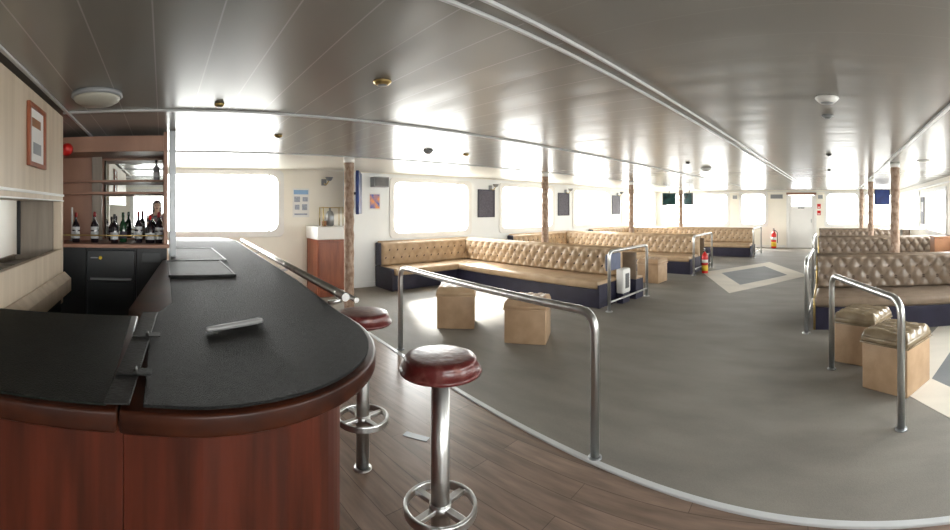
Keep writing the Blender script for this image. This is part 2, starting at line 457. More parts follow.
tube(bm, [(DX1 - 0.17, YF - 0.01, 1.0), (DX1 - 0.17, YF + 0.03, 1.0)], 0.01); tube(bm, [(DX1 - 0.17, YF - 0.01, 1.1), (DX1 - 0.17, YF + 0.03, 1.1)], 0.01)
obj('door_handle', bm, M['steel'], dr)

# =================================================================== COLUMNS
col_names = ['beside the bar and the drinks cabinet', 'rising behind the first tufted sofa on the left', 'rising behind the second left-hand sofa row', 'between the pair of hanging screens']
def column(x, y, label, r=0.068):
    t = thing('column', label, 'column', (x, y, 0), 0, 'bark-textured columns')
    bm = bmesh.new()
    prof = [(r, 0.004 + (CEIL - 0.06) * i / 60) for i in range(61)]
    lathe(bm, prof, 22)
    for v in bm.verts:
        a = math.atan2(v.co.y, v.co.x)
        k = 1 + 0.05 * math.sin(a * 3 + v.co.z * 26) + 0.035 * math.sin(a * 5 - v.co.z * 31 + x)
        v.co.x *= k; v.co.y *= k
    obj('shaft', bm, M['rope'], t)
    bm = bmesh.new(); lathe(bm, [(r * 1.12, CEIL - 0.075), (r * 1.12, CEIL - 0.002)], 22)
    obj('collar', bm, M['white'], t)
    return t
for (y, w) in zip((2.50, 6.66, 10.35, 14.1), col_names): column(-5.4, y, 'brown bark-textured column ' + w)
for y, w, r in ((5.97, 'the thickest in view, rising from the nearest right-hand sofa', 0.07), (10.0, 'second of the right-hand line, left of the thick one', 0.07), (14.0, 'farthest of the right-hand line', 0.07)):
    column(0.88 if y < 7 else 0.78, y + (0.62 if y < 7 else 0.2), 'brown bark-textured column ' + w, r)

# =================================================================== TUFTED UPHOLSTERY
def tuft_surface(bm, w, h, cu, cv, depth, base, orient, seg=7, edge=0.03, rows_off=0, mi=0, bi=1):
    """deep-buttoned pad: orient(u, v, d) -> point; diamonds cu wide, cv high"""
    nu = max(4, int(round(w / cu))); nv = max(1, int(round(h / cv)))
    cu2, cv2 = w / nu, h / nv
    NU, NV = nu * seg, nv * seg
    grid = []
    for j in range(NV + 1):
        row = []
        for i in range(NU + 1):
            u, v = w * i / NU, h * j / NV
            p, q = u / cu2 + v / cv2 * 0.5 * 2 * 0.5, u / cu2 - v / cv2 * 0.5
            p, q = u / cu2 + v / cv2 / 1.0 * 0.5, u / cu2 - v / cv2 / 1.0 * 0.5
            a, b = abs(math.sin(PI * p)), abs(math.sin(PI * q))
            d = base + depth * (min(a, b) ** 0.45 * 0.75 + (a * b) * 0.25)
            e = min(u, w - u, v, h - v) / edge
            if e < 1: d = d * math.sin(max(e, 0) * PI / 2) ** 0.6
            row.append(bm.verts.new(orient(u, v, d)))
        grid.append(row)
    for j in range(NV):
        for i in range(NU):
            f = bm.faces.new((grid[j][i], grid[j][i + 1], grid[j + 1][i + 1], grid[j + 1][i])); f.smooth = True; f.material_index = mi
    # closing back
    c = [bm.verts.new(orient(u, v, -0.002)) for u, v in ((0, 0), (w, 0), (w, h), (0, h))]
    bm.faces.new(c[::-1]).material_index = mi
    bt = []
    for j in range(2 * nv + 1):
        v = j * cv2
        if v < edge or v > h - edge: continue
        off = 0 if (j % 2 == 0) else 0.5
        for i in range(nu + 1):
            u = (i + off) * cu2
            if u < edge or u > w - edge: continue
            P = Vector(orient(u, v, base + depth * 0.12)); Q = Vector(orient(u, v, base + depth * 0.34))
            tube(bm, [P, Q], 0.017 * min(1.5, cu / 0.145), 8, mi=bi)

def cushion(x0, x1, y0, y1, z0, z1):
    return nb(x0, x1, y0, y1, z0, z1)

SEAT_Z = 0.42; BACK_Z = 0.87
def straight_section(t, x0, x1, y0, depth, leather, base_m='navy', seg=6, cu=0.19, bx0=None):
    bx0 = x0 if bx0 is None else bx0
    """seat faces -y; y0 is the front edge"""
    obj('base', nb(x0 + 0.01, x1 - 0.01, y0 + 0.03, y0 + depth, 0.004, SEAT_Z - 0.13), M[base_m], t, bevel=0.01)
    obj('seat', nb(x0, x1, y0, y0 + depth - 0.1, SEAT_Z - 0.128, SEAT_Z), leather, t, bevel=0.045, seg=4)
    obj('back_frame', nb(bx0, x1, y0 + depth - 0.10, y0 + depth + 0.02, SEAT_Z - 0.12, BACK_Z - 0.03), leather, t, bevel=0.015)
    bm = bmesh.new()
    tuft_surface(bm, x1 - bx0 - 0.02, BACK_Z - SEAT_Z - 0.0, cu, 0.155, 0.05, 0.03, lambda u, v, d: (bx0 + 0.01 + u, y0 + depth - 0.10 - d - 0.03 * (1 - v / 0.45), SEAT_Z + 0.0 + v), seg=seg)
    obj('backrest', bm, [leather, M['button']], t, fix=False)
    bm = bmesh.new(); tube(bm, [(bx0 - 0.005, y0 + depth - 0.06, BACK_Z - 0.005), (x1 + 0.005, y0 + depth - 0.06, BACK_Z - 0.005)], 0.035, 12)
    obj('top_roll', bm, leather, t)

def corner_sofa(label, y_front, x_end, wall_y0, group):
    """long transverse bench ending at x_end plus a bench along the left wall; origin on the wall at the front line"""
    t = thing('corner_sofa', label, 'sofa', (XL, y_front, 0), 0, group)
    L = x_end - XL
    straight_section(t, 0.58, L, 0.0, 0.80, M['tan'], bx0=0.14)
    yb = wall_y0 - y_front; ye = 0.80
    obj('base', nb(0.02, 0.62, yb + 0.02, ye, 0.004, SEAT_Z - 0.13), M['navy'], t, bevel=0.01)
    obj('seat', nb(0.10, 0.72, yb + 0.03, ye - 0.1, SEAT_Z - 0.127, SEAT_Z - 0.001), M['tan'], t, bevel=0.045, seg=4)
    obj('side_panel', nb(0.02, 0.68, yb - 0.03, yb + 0.02, 0.004, SEAT_Z + 0.0), M['navy'], t, bevel=0.02)
    obj('side_panel', nb(0.02, 0.20, yb - 0.03, yb + 0.02, SEAT_Z + 0.003, BACK_Z), M['navy'], t, bevel=0.02)
    obj('back_frame', nb(0.02, 0.13, yb + 0.03, ye, SEAT_Z - 0.12, BACK_Z - 0.03), M['tan'], t, bevel=0.015)
    bm = bmesh.new()
    tuft_surface(bm, ye - yb - 0.13, BACK_Z - SEAT_Z, 0.19, 0.155, 0.045, 0.03, lambda u, v, d: (0.12 + d + 0.03 * (1 - v / 0.45), yb + 0.03 + u, SEAT_Z + v), seg=6)
    obj('backrest', bm, [M['tan'], M['button']], t, fix=True)
    bm = bmesh.new(); tube(bm, [(0.06, yb + 0.02, BACK_Z - 0.005), (0.06, ye, BACK_Z - 0.005)], 0.035, 12)
    obj('top_roll', bm, M['tan'], t)
    bm = bmesh.new()
    bm2 = nb(L - 0.002, L + 0.03, 0.01, 0.78, 0.005, SEAT_Z - 0.06); 
    obj('end_panel', bm2, M['navy'], t, bevel=0.01)
    bm.free()
    return t
corner_sofa('long tan tufted corner sofa, nearest on the left, behind the two tan ottomans', 5.58, -3.50, 4.06, 'left-hand corner sofas')
corner_sofa('tan tufted corner sofa with navy base in the middle row on the left', 9.36, -3.38, 7.75, 'left-hand corner sofas')
corner_sofa('farthest tan tufted corner sofa on the left, below the hanging screens', 13.2, -2.75, 11.4, 'left-hand corner sofas')

def bench(label, y0, x0=-0.30, x1=2.36, leather='grey_tan'):
    t = thing('bench_sofa', label, 'sofa', (x0, y0, 0), 0, 'right-hand bench sofas')
    straight_section(t, 0.0, x1 - x0, 0.0, 0.85, M[leather], seg=7, cu=0.21)
    bm = bmesh.new()
    tube(bm, bend([(-0.0, 0.03, 0.01), (-0.0, 0.03, SEAT_Z - 0.02), (-0.0, 0.28, SEAT_Z + 0.02), (0.0, 0.72, SEAT_Z + 0.05), (0.0, 0.78, BACK_Z)], 0.12, 8), 0.016, 10)
    obj('piping', bm, M['gold'], t)
    obj('end_panel', nb(-0.02, 0.002, 0.06, 0.80, 0.005, SEAT_Z - 0.1), M['navy'], t, bevel=0.008)
    return t
bench('taupe tufted bench sofa on the right, nearest one, behind the pair of square stools', 5.42)
bench('taupe tufted bench sofa directly behind the nearest right-hand one', 9.3, x0=-0.45)
bench('farthest taupe tufted bench sofa on the right, only its top showing', 13.1, x0=-0.6)

# =================================================================== SOFA-END RAILS
def end_rail(label, x, y0, y1, h=0.90, group='sofa-end rails'):
    t = thing('sofa_end_rail', label, 'handrail', (x, y0, 0), 0, group)
    L = y1 - y0
    bm = bmesh.new(); tube(bm, bend([(0, 0, 0.004), (0, 0, h), (0, L, h), (0, L, 0.004)], 0.10), 0.026, 14)
    obj('rail', bm, M['chrome'], t)
    for y in (0, L):
        bm = bmesh.new(); lathe(bm, [(0.055, 0.004), (0.055, 0.012), (0.03, 0.016)], 18, (0, y, 0))
        obj('floor_flange', bm, M['chrome'], t)
    bm = bmesh.new(); tube(bm, [(0, 0.03, 0.14), (0, L - 0.03, 0.14)], 0.016, 10)
    obj('crossbar', bm, M['chrome'], t)
    return t
end_rail('chrome rail around the end of the nearest left-hand sofa', -3.25, 5.52, 6.82)
end_rail('chrome rail around the end of the middle left-hand sofa', -3.25, 9.32, 10.75)
end_rail('chrome rail around the end of the farthest left-hand sofa', -2.62, 13.15, 14.5)
end_rail('chrome rail beside the end of the nearest right-hand sofa', -0.39, 5.30, 6.7)
end_rail('chrome rail beside the end of the second right-hand sofa', -0.54, 9.25, 10.6)

# low storage units standing inside the rails
def storage(label, x, y0, y1, kind):
    t = thing('storage_unit', label, 'cabinet', (x, y0, 0), 0)
    L = y1 - y0
    obj('cabinet_body', nb(-0.42, -0.04, 0.0, L, 0.004, 0.34), M['navy'], t, bevel=0.01)
    obj('upright_panel', nb(-0.42, -0.04, 0.0, 0.03, 0.342, 0.80), M['grey_tan'], t, bevel=0.01)
    obj('counter_top', nb(-0.43, -0.035, 0.032, L, 0.342, 0.37), M['tan2'], t, bevel=0.01)
    return t
storage('low navy storage unit inside the rail of the nearest left-hand sofa', -3.25, 6.48, 6.76, 0)
storage('low navy storage unit inside the rail of the middle left-hand sofa', -3.25, 10.22, 10.7, 0)
t = thing('life_jacket_box', 'dark blue box fixed upright inside the rail of the nearest left-hand sofa', 'box', (-3.37, 5.66, 0))
obj('box_body', nb(-0.03, 0.03, 0.0, 0.38, 0.58, 0.84), M['bluegrey'], t, bevel=0.01)
obj('mounting_bracket', nb(-0.10, -0.031, 0.1, 0.3, 0.60, 0.80), M['greyp'], t)
t = thing('bin', 'white bin with dark slotted grille standing behind the chrome sofa-end rail', 'bin', (-3.38, 6.20, 0.004))
obj('bin_body', nb(-0.07, 0.07, -0.13, 0.13, 0.16, 0.56), M['white'], t, bevel=0.03, seg=3)
obj('stand', nb(-0.06, 0.06, -0.12, 0.12, 0.0, 0.158), M['navy'], t, bevel=0.01)
bm = bmesh.new()
box(bm, 0.0705, 0.075, -0.06, 0.06, 0.24, 0.48)
for k in range(5): box(bm, 0.075, 0.081, -0.055, 0.055, 0.26 + k * 0.045, 0.275 + k * 0.045)
obj('grille', bm, M['concrete'], t)

def extinguisher(label, x, y, s=1.0, z=0.004):
    t = thing('fire_extinguisher', label, 'fire extinguisher', (x, y, z), 0, 'fire extinguishers')
    bm = bmesh.new(); lathe(bm, [(0.075 * s, 0), (0.08 * s, 0.02 * s), (0.08 * s, 0.42 * s), (0.06 * s, 0.48 * s), (0.025 * s, 0.51 * s), (0.02 * s, 0.54 * s)], 22)
    obj('cylinder', bm, M['red'], t)
    bm = bmesh.new(); lathe(bm, [(0.0815 * s, 0.06 * s), (0.0815 * s, 0.20 * s)], 22); obj('yellow_band', bm, M['yellow'], t)
    bm = bmesh.new(); lathe(bm, [(0.0815 * s, 0.26 * s), (0.0815 * s, 0.34 * s)], 22); obj('white_band', bm, M['white'], t)
    bm = bmesh.new(); box(bm, -0.02 * s, 0.02 * s, -0.10 * s, 0.03 * s, 0.541 * s, 0.56 * s); box(bm, -0.015 * s, 0.015 * s, -0.11 * s, 0.02 * s, 0.59 * s, 0.61 * s); box(bm, -0.015 * s, 0.015 * s, 0.0, 0.02 * s, 0.56 * s, 0.59 * s)
    obj('handle', bm, M['blackp'], t)
    bm = bmesh.new(); tube(bm, bend([(0, 0.03 * s, 0.56 * s), (0.10 * s, 0.05 * s, 0.50 * s), (0.11 * s, 0.02 * s, 0.16 * s)], 0.1), 0.012 * s, 8)
    obj('hose', bm, M['blackp'], t)
    return t
extinguisher('red fire extinguisher with yellow band standing left of the white end door', -2.46, 16.35, 1.25)
extinguisher('red fire extinguisher beside the rail of the middle left-hand sofa', -3.12, 9.75, 0.95)

# =================================================================== SQUARE STOOLS (OTTOMANS)
def ottoman(label, x, y, rz, body, top, s=0.46, h=0.50, group=None):
    t = thing('ottoman', label, 'ottoman', (x, y, 0.004), rz, group)
    a = s / 2
    obj('body', nb(-a + 0.01, a - 0.01, -a + 0.01, a - 0.01, 0.0, h - 0.10), body, t, bevel=0.012, seg=3)
    obj('lid_frame', nb(-a, a, -a, a, h - 0.098, h - 0.045), top, t, bevel=0.018, seg=3)
    bm = bmesh.new()
    tuft_surface(bm, s - 0.01, s - 0.01, 0.155, 0.155, 0.020, 0.045, lambda u, v, d: (-a + 0.005 + u, -a + 0.005 + v, h - 0.046 + d), seg=8, edge=0.045)
    obj('cushion', bm, [top, M['button']], t, fix=False)
    bm = bmesh.new()
    for k in range(4):
        ca, sa = math.cos(k * PI / 2), math.sin(k * PI / 2)
        P = [(-a - 0.001, -a - 0.001), (a + 0.001, -a - 0.001)]
        tube(bm, [(u * ca - v * sa, u * sa + v * ca, h - 0.099) for u, v in P], 0.007, 8)
    obj('piping', bm, top, t)
    return t
ottoman('square tan ottoman by the left-hand sofa, farther from the camera of the pair', -4.44, 3.62, math.radians(47), M['tan2'], M['tan'], 0.50, 0.52, 'tan ottomans on the left')
ottoman('square tan ottoman on the left, right of its twin, in front of the long sofa', -3.37, 3.84, math.radians(32), M['tan2'], M['tan2'], 0.50, 0.49, 'tan ottomans on the left')
ottoman('square ottoman with glossy bronze tufted top, nearer one beside the right handrail', 0.515, 3.74, math.radians(53), M['tan2'], M['olive'], 0.46, 0.50, 'bronze-topped ottomans on the right')
ottoman('square ottoman with glossy bronze tufted top, behind the nearer one', 0.26, 4.42, math.radians(62), M['tan2'], M['olive'], 0.46, 0.50, 'bronze-topped ottomans on the right')
ottoman('square tan ottoman beside the far end of the nearest left-hand sofa rail', -3.80, 8.25, 0, M['tan2'], M['tan2'], 0.5, 0.48)
ottoman('square tan ottoman in front of the middle left-hand sofa', -4.9, 8.3, 0.1, M['tan2'], M['tan2'], 0.5, 0.48)

# =================================================================== HANDRAILS ON THE THRESHOLD
def handrail(label, p, q, h=0.905, r=0.028):
    t = thing('handrail', label, 'handrail', (p[0], p[1], 0.0))
    dx, dy = q[0] - p[0], q[1] - p[1]
    bm = bmesh.new(); tube(bm, bend([(0, 0, 0.004), (0, 0, h), (dx, dy, h), (dx, dy, 0.004)], 0.13, 10), r, 20)
    obj('rail', bm, M['chrome'], t)
    for a, b in ((0, 0), (dx, dy)):
        bm = bmesh.new(); lathe(bm, [(0.045, 0.004), (0.045, 0.012), (r, 0.018)], 20, (a, b, 0)); obj('floor_flange', bm, M['steel'], t)
    return t
handrail('long chrome handrail along the edge of the carpet behind the bar stools', (-4.0, 2.47), (-1.425, 2.245))
handrail('short chrome handrail on the right, in front of the two bronze-topped ottomans', (-0.06, 4.13), (0.44, 2.97))

# =================================================================== BAR STOOLS
def bar_stool(label, x, y):
    t = thing('bar_stool', label, 'bar stool', (x, y, 0), 0, 'bar stools')
    bm = bmesh.new()
    lathe(bm, [(0.0, 0.936), (0.12, 0.935), (0.146, 0.930), (0.153, 0.922), (0.153, 0.916), (0.158, 0.900), (0.166, 0.886), (0.172, 0.882), (0.174, 0.875), (0.171, 0.868), (0.150, 0.860), (0, 0.858)], 44)
    obj('seat', bm, M['red_vinyl'], t)
    bm = bmesh.new(); lathe(bm, [(0.039, 0.012), (0.039, 0.857)], 28); lathe(bm, [(0.07, 0.840), (0.07, 0.857)], 28)
    obj('pole', bm, M['chrome'], t)
    bm = bmesh.new(); lathe(bm, [(0.055, 0.001), (0.055, 0.006), (0.042, 0.010)], 28); obj('floor_plate', bm, M['chrome'], t)
    bm = bmesh.new()
    R = 0.145
    n = 40
    rg = [(R * math.cos(2 * PI * k / n), R * math.sin(2 * PI * k / n)) for k in range(n)]
    ring_prism(bm, [(u * 1.07, v * 1.07) for u, v in rg], [(u * 0.955, v * 0.955) for u, v in rg], lambda u, v, d: (u, v, d), 0.282, 0.318)
    obj('foot_ring', bm, M['chrome'], t, bevel=0.005)
    for k in range(4):
        a = k * PI / 2 + 0.15
        bm = nb(0.036, R * 0.965, -0.016, 0.016, 0.290, 0.310)
        bmesh.ops.rotate(bm, verts=bm.verts, cent=(0, 0, 0), matrix=Matrix.Rotation(a, 3, 'Z'))
        obj('spoke', bm, M['chrome'], t, bevel=0.003)
    bm = bmesh.new(); lathe(bm, [(0.047, 0.28), (0.047, 0.32)], 24); obj('hub', bm, M['chrome'], t)
    return t
bar_stool('bar stool with round red vinyl seat, the nearer one standing clear of the bar', -1.44, 1.085)
bar_stool('bar stool with round red vinyl seat, half hidden behind the bar corner', -2.29, 1.15)

# floor hatch plate
t = obj('floor_plate', nb(-0.09, 0.09, -0.03, 0.03, 0.0, 0.003), M['steel'], bevel=0.001, loc=(-2.42, 1.62, 0.0005), rot=(0, 0, 0.5))
tag(t, 'small metal plate set in the plank floor between the bar stools and handrail', 'plate')

# =================================================================== BAR
BT = 1.10
def arc(cx, cy, r, a0, a1, n=14):
    return [(cx + r * math.cos(math.radians(a0 + (a1 - a0) * i / n)), cy + r * math.sin(math.radians(a0 + (a1 - a0) * i / n))) for i in range(n + 1)]
# outer outline of the top: near face X=-0.94, big rounded corner, long face to the far end
def top_outline(o=0.0, y_start=-0.10, inner=True):
    pts = [(-0.965 - o, y_start + 0)]
    # rounded corner: ellipse-like from (-.95,.15) to (-1.75,.78)
    cx, cy, rx, ry = -1.72, 0.10, 0.775, 0.665
    for i in range(19):
        a = math.radians(90 * i / 18)
        e = 0.82
        pts.append((cx + (rx - o) * math.cos(a) ** e, cy + (ry - o) * math.sin(a) ** e))
    pts += [(-2.62, 0.85 - o), (-5.9, 1.03 - o)]
    pts += [(-6.35, 0.98 - o), (-6.62 + o, 0.78), (-6.68 + o, 0.10 + o)]
    if inner: pts += [(-3.80, 0.10 + o), (-3.78, 0.0 + o), (-1.96, -0.155 + o), (-1.845, -0.10 + o)]
    return pts
bar = thing('bar_counter', 'long L-shaped bar with black rubber top and red mahogany front', 'bar', (-3.8, 0.5, 0))
def local(bm, t):
    bmesh.ops.translate(bm, verts=bm.verts, vec=[-c for c in t.location]); return bm
ol = top_outline()
bm = bmesh.new(); prism(bm, ol, BT - 0.062, BT - 0.008); obj('top_moulding', local(bm, bar), M['wood_edge'], bar, bevel=0.009, seg=3)
ml = [p for p in top_outline(0.022)]
# mat leaves a wooden strip along the inner edge
ml[-3:] = [(-3.78, 0.055), (-2.05, 0.045), (-1.78, -0.045)]
ml[0] = (-0.985, -0.045)
bm = bmesh.new(); prism(bm, ml, BT - 0.0078, BT); obj('rubber_top', local(bm, bar), M['rubber'], bar, bevel=0.002)
fo = [p for p in top_outline(0.115)]
fo[0] = (-1.08, -0.098)
fo[-3:] = [(-3.79, 0.06), (-2.05, 0.03), (-1.78, -0.098)]
bm = bmesh.new(); prism(bm, fo, 0.0, BT - 0.063); obj('front_panel', local(bm, bar), M['wood_bar'], bar)
bm = bmesh.new(); prism(bm, [p for p in fo[:1]] + fo[1:], 0.0, 0.09)
bm.free()

# flap counter to the left (near side) with its own mat
fl = thing('bar_flap', 'hinged counter flap with dark rubber mat at the near left of the bar', 'counter', (-1.4, -0.6, 0))
bm = nb(-1.83, -0.965, -0.715, -0.102, BT - 0.062, BT - 0.008); obj('top_moulding', local(bm, fl), M['wood_edge'], fl, bevel=0.009, seg=3)
bm = nb(-1.80, -0.985, -0.712, -0.13, BT - 0.0078, BT - 0.001); obj('rubber_top', local(bm, fl), M['rubber2'], fl, bevel=0.002)
bm = nb(-1.74, -1.08, -0.70, -0.10, 0.0, BT - 0.063); obj('front_panel', local(bm, fl), M['wood_bar'], fl)
hs = thing('hinge_strip', 'worn grey rubber strip with two hinges covering the joint of the bar flap', 'hinge', (-1.4, -0.085, BT))
bm = bmesh.new(); prism(bm, [(-0.975, -0.135), (-0.975, -0.075), (-1.84, -0.02), (-1.84, -0.085)], BT + 0.0002, BT + 0.006); obj('strip', local(bm, hs), M['rubber3'], hs, bevel=0.002)
for x in (-1.16, -1.50):
    y = -0.105 + (x + 0.975) * -0.06
    bm = nb(x - 0.022, x + 0.022, y - 0.03, y + 0.065, BT + 0.0062, BT + 0.010)
    tube(bm, [(x - 0.022, y + 0.02, BT + 0.010), (x + 0.022, y + 0.02, BT + 0.010)], 0.006, 10)
    obj('hinge', local(bm, hs), M['rubber3'], hs)

# drip mats lying on the long arm
def drip_mat(label, x0, x1, y0, y1, rim):
    t = thing('bar_mat', label, 'bar mat', ((x0 + x1) / 2, (y0 + y1) / 2, BT + 0.0005), 0)
    a, b = (x1 - x0) / 2, (y1 - y0) / 2
    obj('mat', nb(-a, a, -b, b, 0, 0.012), M['rubber2'], t, bevel=0.004)
    bm = bmesh.new()
    ring_prism(bm, [(-a - .012, -b - .012), (a + .012, -b - .012), (a + .012, b + .012), (-a - .012, b + .012)], [(-a + .003, -b + .003), (a - .003, -b + .003), (a - .003, b - .003), (-a + .003, b - .003)], lambda u, v, d: (u, v, d), 0.0, 0.016)
    obj('rim', bm, M[rim], t, bevel=0.003)
drip_mat('black bar mat with dark rim, nearer of the two on the bar', -3.55, -2.79, 0.05, 0.47, 'rubber3')
drip_mat('black bar mat with pale rim, farther of the two on the bar', -4.65, -3.60, 0.07, 0.53, 'greyp')

# silver pen
t = thing('pen', 'thick silver pen lying on the black bar top', 'pen', (-1.59, 0.27, BT + 0.011), math.atan2(0.232, -0.098))
bm = bmesh.new(); tube(bm, [(-0.125, 0, 0), (-0.118, 0, 0), (-0.05, 0, 0), (0.10, 0, 0), (0.105, 0, 0), (0.125, 0, 0)], 0.01, 16, radii=[0.004, 0.009, 0.011, 0.011, 0.010, 0.009])
obj('barrel', bm, mat('silver_grey_barrel', (0.30, 0.30, 0.30), 0.35, metal=0.2, var=0.05), t)
bm = bmesh.new(); tube(bm, [(0.06, 0, 0.0115), (0.115, 0, 0.0125)], 0.0022, 8); obj('clip', bm, M['greyp'], t)

# chrome rail along the customer edge
t = thing('bar_edge_rail', 'chrome tube rail running along the far customer edge of the bar', 'rail', (-4.0, 1.05, BT))
bm = bmesh.new()
P = [(-5.85, 1.085, BT + 0.005), (-1.95, 0.885, BT + 0.005)]
tube(bm, P, 0.021, 14); tube(bm, [(a, b + 0.06, c - 0.02) for a, b, c in P], 0.014, 10)
obj('tube', local(bm, t), M['chrome'], t)
for x in (-5.8, -4.5, -3.2, -2.04):
    y = 0.888 + (-2.0 - x) * 0.0513
    bm = bmesh.new(); tube(bm, [(x, y - 0.06, BT - 0.035), (x, y, BT - 0.03), (x, y, BT + 0.0)], 0.012, 10); lathe(bm, [(0.024, -0.016), (0.029, 0.0), (0.024, 0.016)], 14, (x, y, BT + 0.008))
    obj('bracket', local(bm, t), M['chrome'], t)

# =================================================================== BACK BAR
bb = thing('back_bar', 'wooden back bar shelving unit with mirror behind the bar counter', 'shelving unit', (-4.1, -0.45, 0))
X0, X1 = -4.42, -3.86
def bpart(n, m, *b, bevel=0.004): return obj(n, local(nb(*b), bb), M[m], bb, bevel=bevel)
bpart('side_panel', 'wood_pink', X0, X1, 0.01, 0.045, 1.225, 2.235)
bpart('side_panel', 'wood_pink', X0, X1, -1.10, -1.065, 1.225, 2.235)
bpart('header', 'wood_pink', X0 + 0.02, X1 + 0.005, -1.064, 0.009, 2.06, 2.20)
bpart('back_panel', 'wood_pink', X0 - 0.02, X0, -1.10, 0.045, 0.0, 2.235)
bpart('tall_panel', 'wood_pink', X0 + 0.003, X0 + 0.16, -1.063, -0.645, 1.227, 2.058)
bpart('divider', 'wood_grey', X0 + 0.162, X0 + 0.20, -0.70, -0.60, 1.227, 2.058)
bpart('mirror', 'mirror', X0 + 0.003, X0 + 0.012, -0.60, 0.005, 1.24, 2.04, bevel=0)
bpart('shelf', 'wood_pink', X0 + 0.02, X0 + 0.30, -1.064, 0.009, 1.80, 1.82)
bpart('shelf', 'wood_pink', X0 + 0.02, X0 + 0.36, -1.064, 0.009, 1.68, 1.705)
bpart('counter_top', 'wood_pink', X0, X1 + 0.02, -1.12, 0.06, 1.19, 1.224)
bm = bmesh.new(); tube(bm, [(X1 - 0.02, -1.064, 1.30), (X1 - 0.02, 0.009, 1.30)], 0.007, 10); obj('bottle_rail', local(bm, bb), M['gold'], bb)
bpart('lower_cabinet', 'dark', X0 + 0.01, X1 - 0.02, -1.10, -0.70, 0.0, 1.188)
bpart('lower_cabinet', 'dark', X0 + 0.01, X1 - 0.02, -0.235, 0.04, 0.0, 1.188)
bpart('control_panel', 'fridge', X1 - 0.019, X1 - 0.012, -0.19, -0.02, 1.06, 1.15)
t = thing('fridge', 'dark grey under-counter fridge in the back bar', 'fridge', (-4.1, -0.47, 0.0))
obj('cabinet', local(nb(-4.38, -3.885, -0.695, -0.24, 0.02, 1.186), t), M['dark'], t)
obj('door', local(nb(-3.884, -3.855, -0.685, -0.25, 0.05, 0.885), t), M['fridge'], t, bevel=0.008)
dw = obj('drawer', local(nb(-3.884, -3.850, -0.685, -0.25, 0.90, 1.17), t), M['fridge'], t, bevel=0.008)
obj('handle', local(nb(-3.849, -3.825, -0.65, -0.28, 0.902, 0.92), t), M['steel'], dw, bevel=0.003)

bm = bmesh.new(); lathe(bm, [(0.0, 0.0), (0.016, 0.0), (0.016, 0.004), (0.0, 0.006)], 18); bmesh.ops.rotate(bm, verts=bm.verts, matrix=Matrix.Rotation(PI / 2, 3, 'Y')); bmesh.ops.translate(bm, verts=bm.verts, vec=(-3.849, -0.56, 1.10))
obj('badge', local(bm, t), M['yellow'], t)
obj('badge', local(nb(-3.85, -3.846, -0.65, -0.585, 1.095, 1.105), t), M['steel'], t)
# white post at the right end of the back bar
struct('trim_11', nb(-3.96, -3.88, 0.062, 0.12, 1.1, CEIL), M['steel'], bevel=0.006)

# bottles
def make_bottle(label, glass, cap, labelm, x, y, z, s=1.0, fat=1.0, group='bottles on the back bar counter', two=True):
    s *= 0.84; fat *= 1.12
    t = thing('bottle', label, 'bottle', (x, y, z), random.uniform(-0.4, 0.4), group)
    r = 0.038 * fat * s
    bm = bmesh.new(); lathe(bm, [(r * 0.9, 0), (r, 0.008), (r, 0.19 * s), (r * 0.8, 0.215 * s), (0.015 * s, 0.245 * s), (0.014 * s, 0.30 * s), (0.016 * s, 0.303 * s), (0.016 * s, 0.31 * s), (0, 0.311 * s)], 20)
    obj('glass_body', bm, glass, t)
    bm = bmesh.new(); lathe(bm, [(r + 0.0008, 0.045 * s), (r + 0.0008, 0.125 * s)], 20)
    if two: lathe(bm, [(r + 0.0008, 0.14 * s), (r + 0.0008, 0.175 * s)], 20)
    obj('paper_label', bm, labelm, t)
    bm = bmesh.new(); lathe(bm, [(0.0165 * s, 0.285 * s), (0.0175 * s, 0.314 * s), (0.014 * s, 0.338 * s), (0, 0.339 * s)], 16); obj('cap', bm, cap, t)
    return t
BZ = 1.2245
R_, W_, P_ = M['redcap'], M['white'], M['paper']
make_bottle('dark wine bottle with red cap and two white labels, leftmost on the back bar', M['bottle'], R_, P_, -4.02, -0.82, BZ)
make_bottle('dark wine bottle with red cap and two white labels, second from the left', M['bottle'], R_, P_, -4.02, -0.64, BZ, 1.02)
make_bottle('dark wine bottle with a single low white label, left of the green bottle', M['bottle'], M['blackp'], P_, -3.96, -0.445, BZ, 0.95, 1.05, two=False)
make_bottle('dark green bottle in the middle of the back bar row', M['bottle_green'], M['bottle_green'], M['slate'], -4.08, -0.375, BZ, 1.0, 1.0, two=False)
make_bottle('slim dark bottle with tall white label, right of the green bottle', M['bottle'], R_, P_, -4.02, -0.225, BZ, 1.04, 0.95)
make_bottle('squat dark bottle with red top and round white label', M['bottle'], M['red'], P_, -3.98, -0.115, BZ, 0.90, 1.35, two=False)
make_bottle('dark bottle with silver label standing behind the squat one', M['bottle'], M['steel'], M['greyp'], -4.20, -0.12, BZ, 0.9, 1.0)
make_bottle('dark bottle with red cap, rightmost on the back bar counter', M['bottle'], R_, P_, -3.97, -0.035, BZ, 1.0, 0.9)
make_bottle('small dark bottle with black cap behind the third bottle', M['bottle'], M['blackp'], M['slate'], -4.20, -0.50, BZ, 0.85, 1.0)
make_bottle('grey glass bottle standing on the upper shelf of the back bar', M['greyp'], M['blackp'], P_, -4.18, -0.06, 1.8205, 0.7, 1.2, 'bottles on the upper back bar shelf', two=False)
# thin white candle at the left
t = thing('candle', 'thin white candle on the back bar behind the leftmost bottle', 'candle', (-4.12, -0.88, BZ))
bm = bmesh.new(); lathe(bm, [(0.011, 0.02), (0.010, 0.33), (0.0, 0.335)], 14); obj('wax', bm, M['white'], t)
bm = bmesh.new(); lathe(bm, [(0.03, 0), (0.03, 0.008), (0.013, 0.012), (0.013, 0.03)], 16); obj('holder', bm, M['greyp'], t)
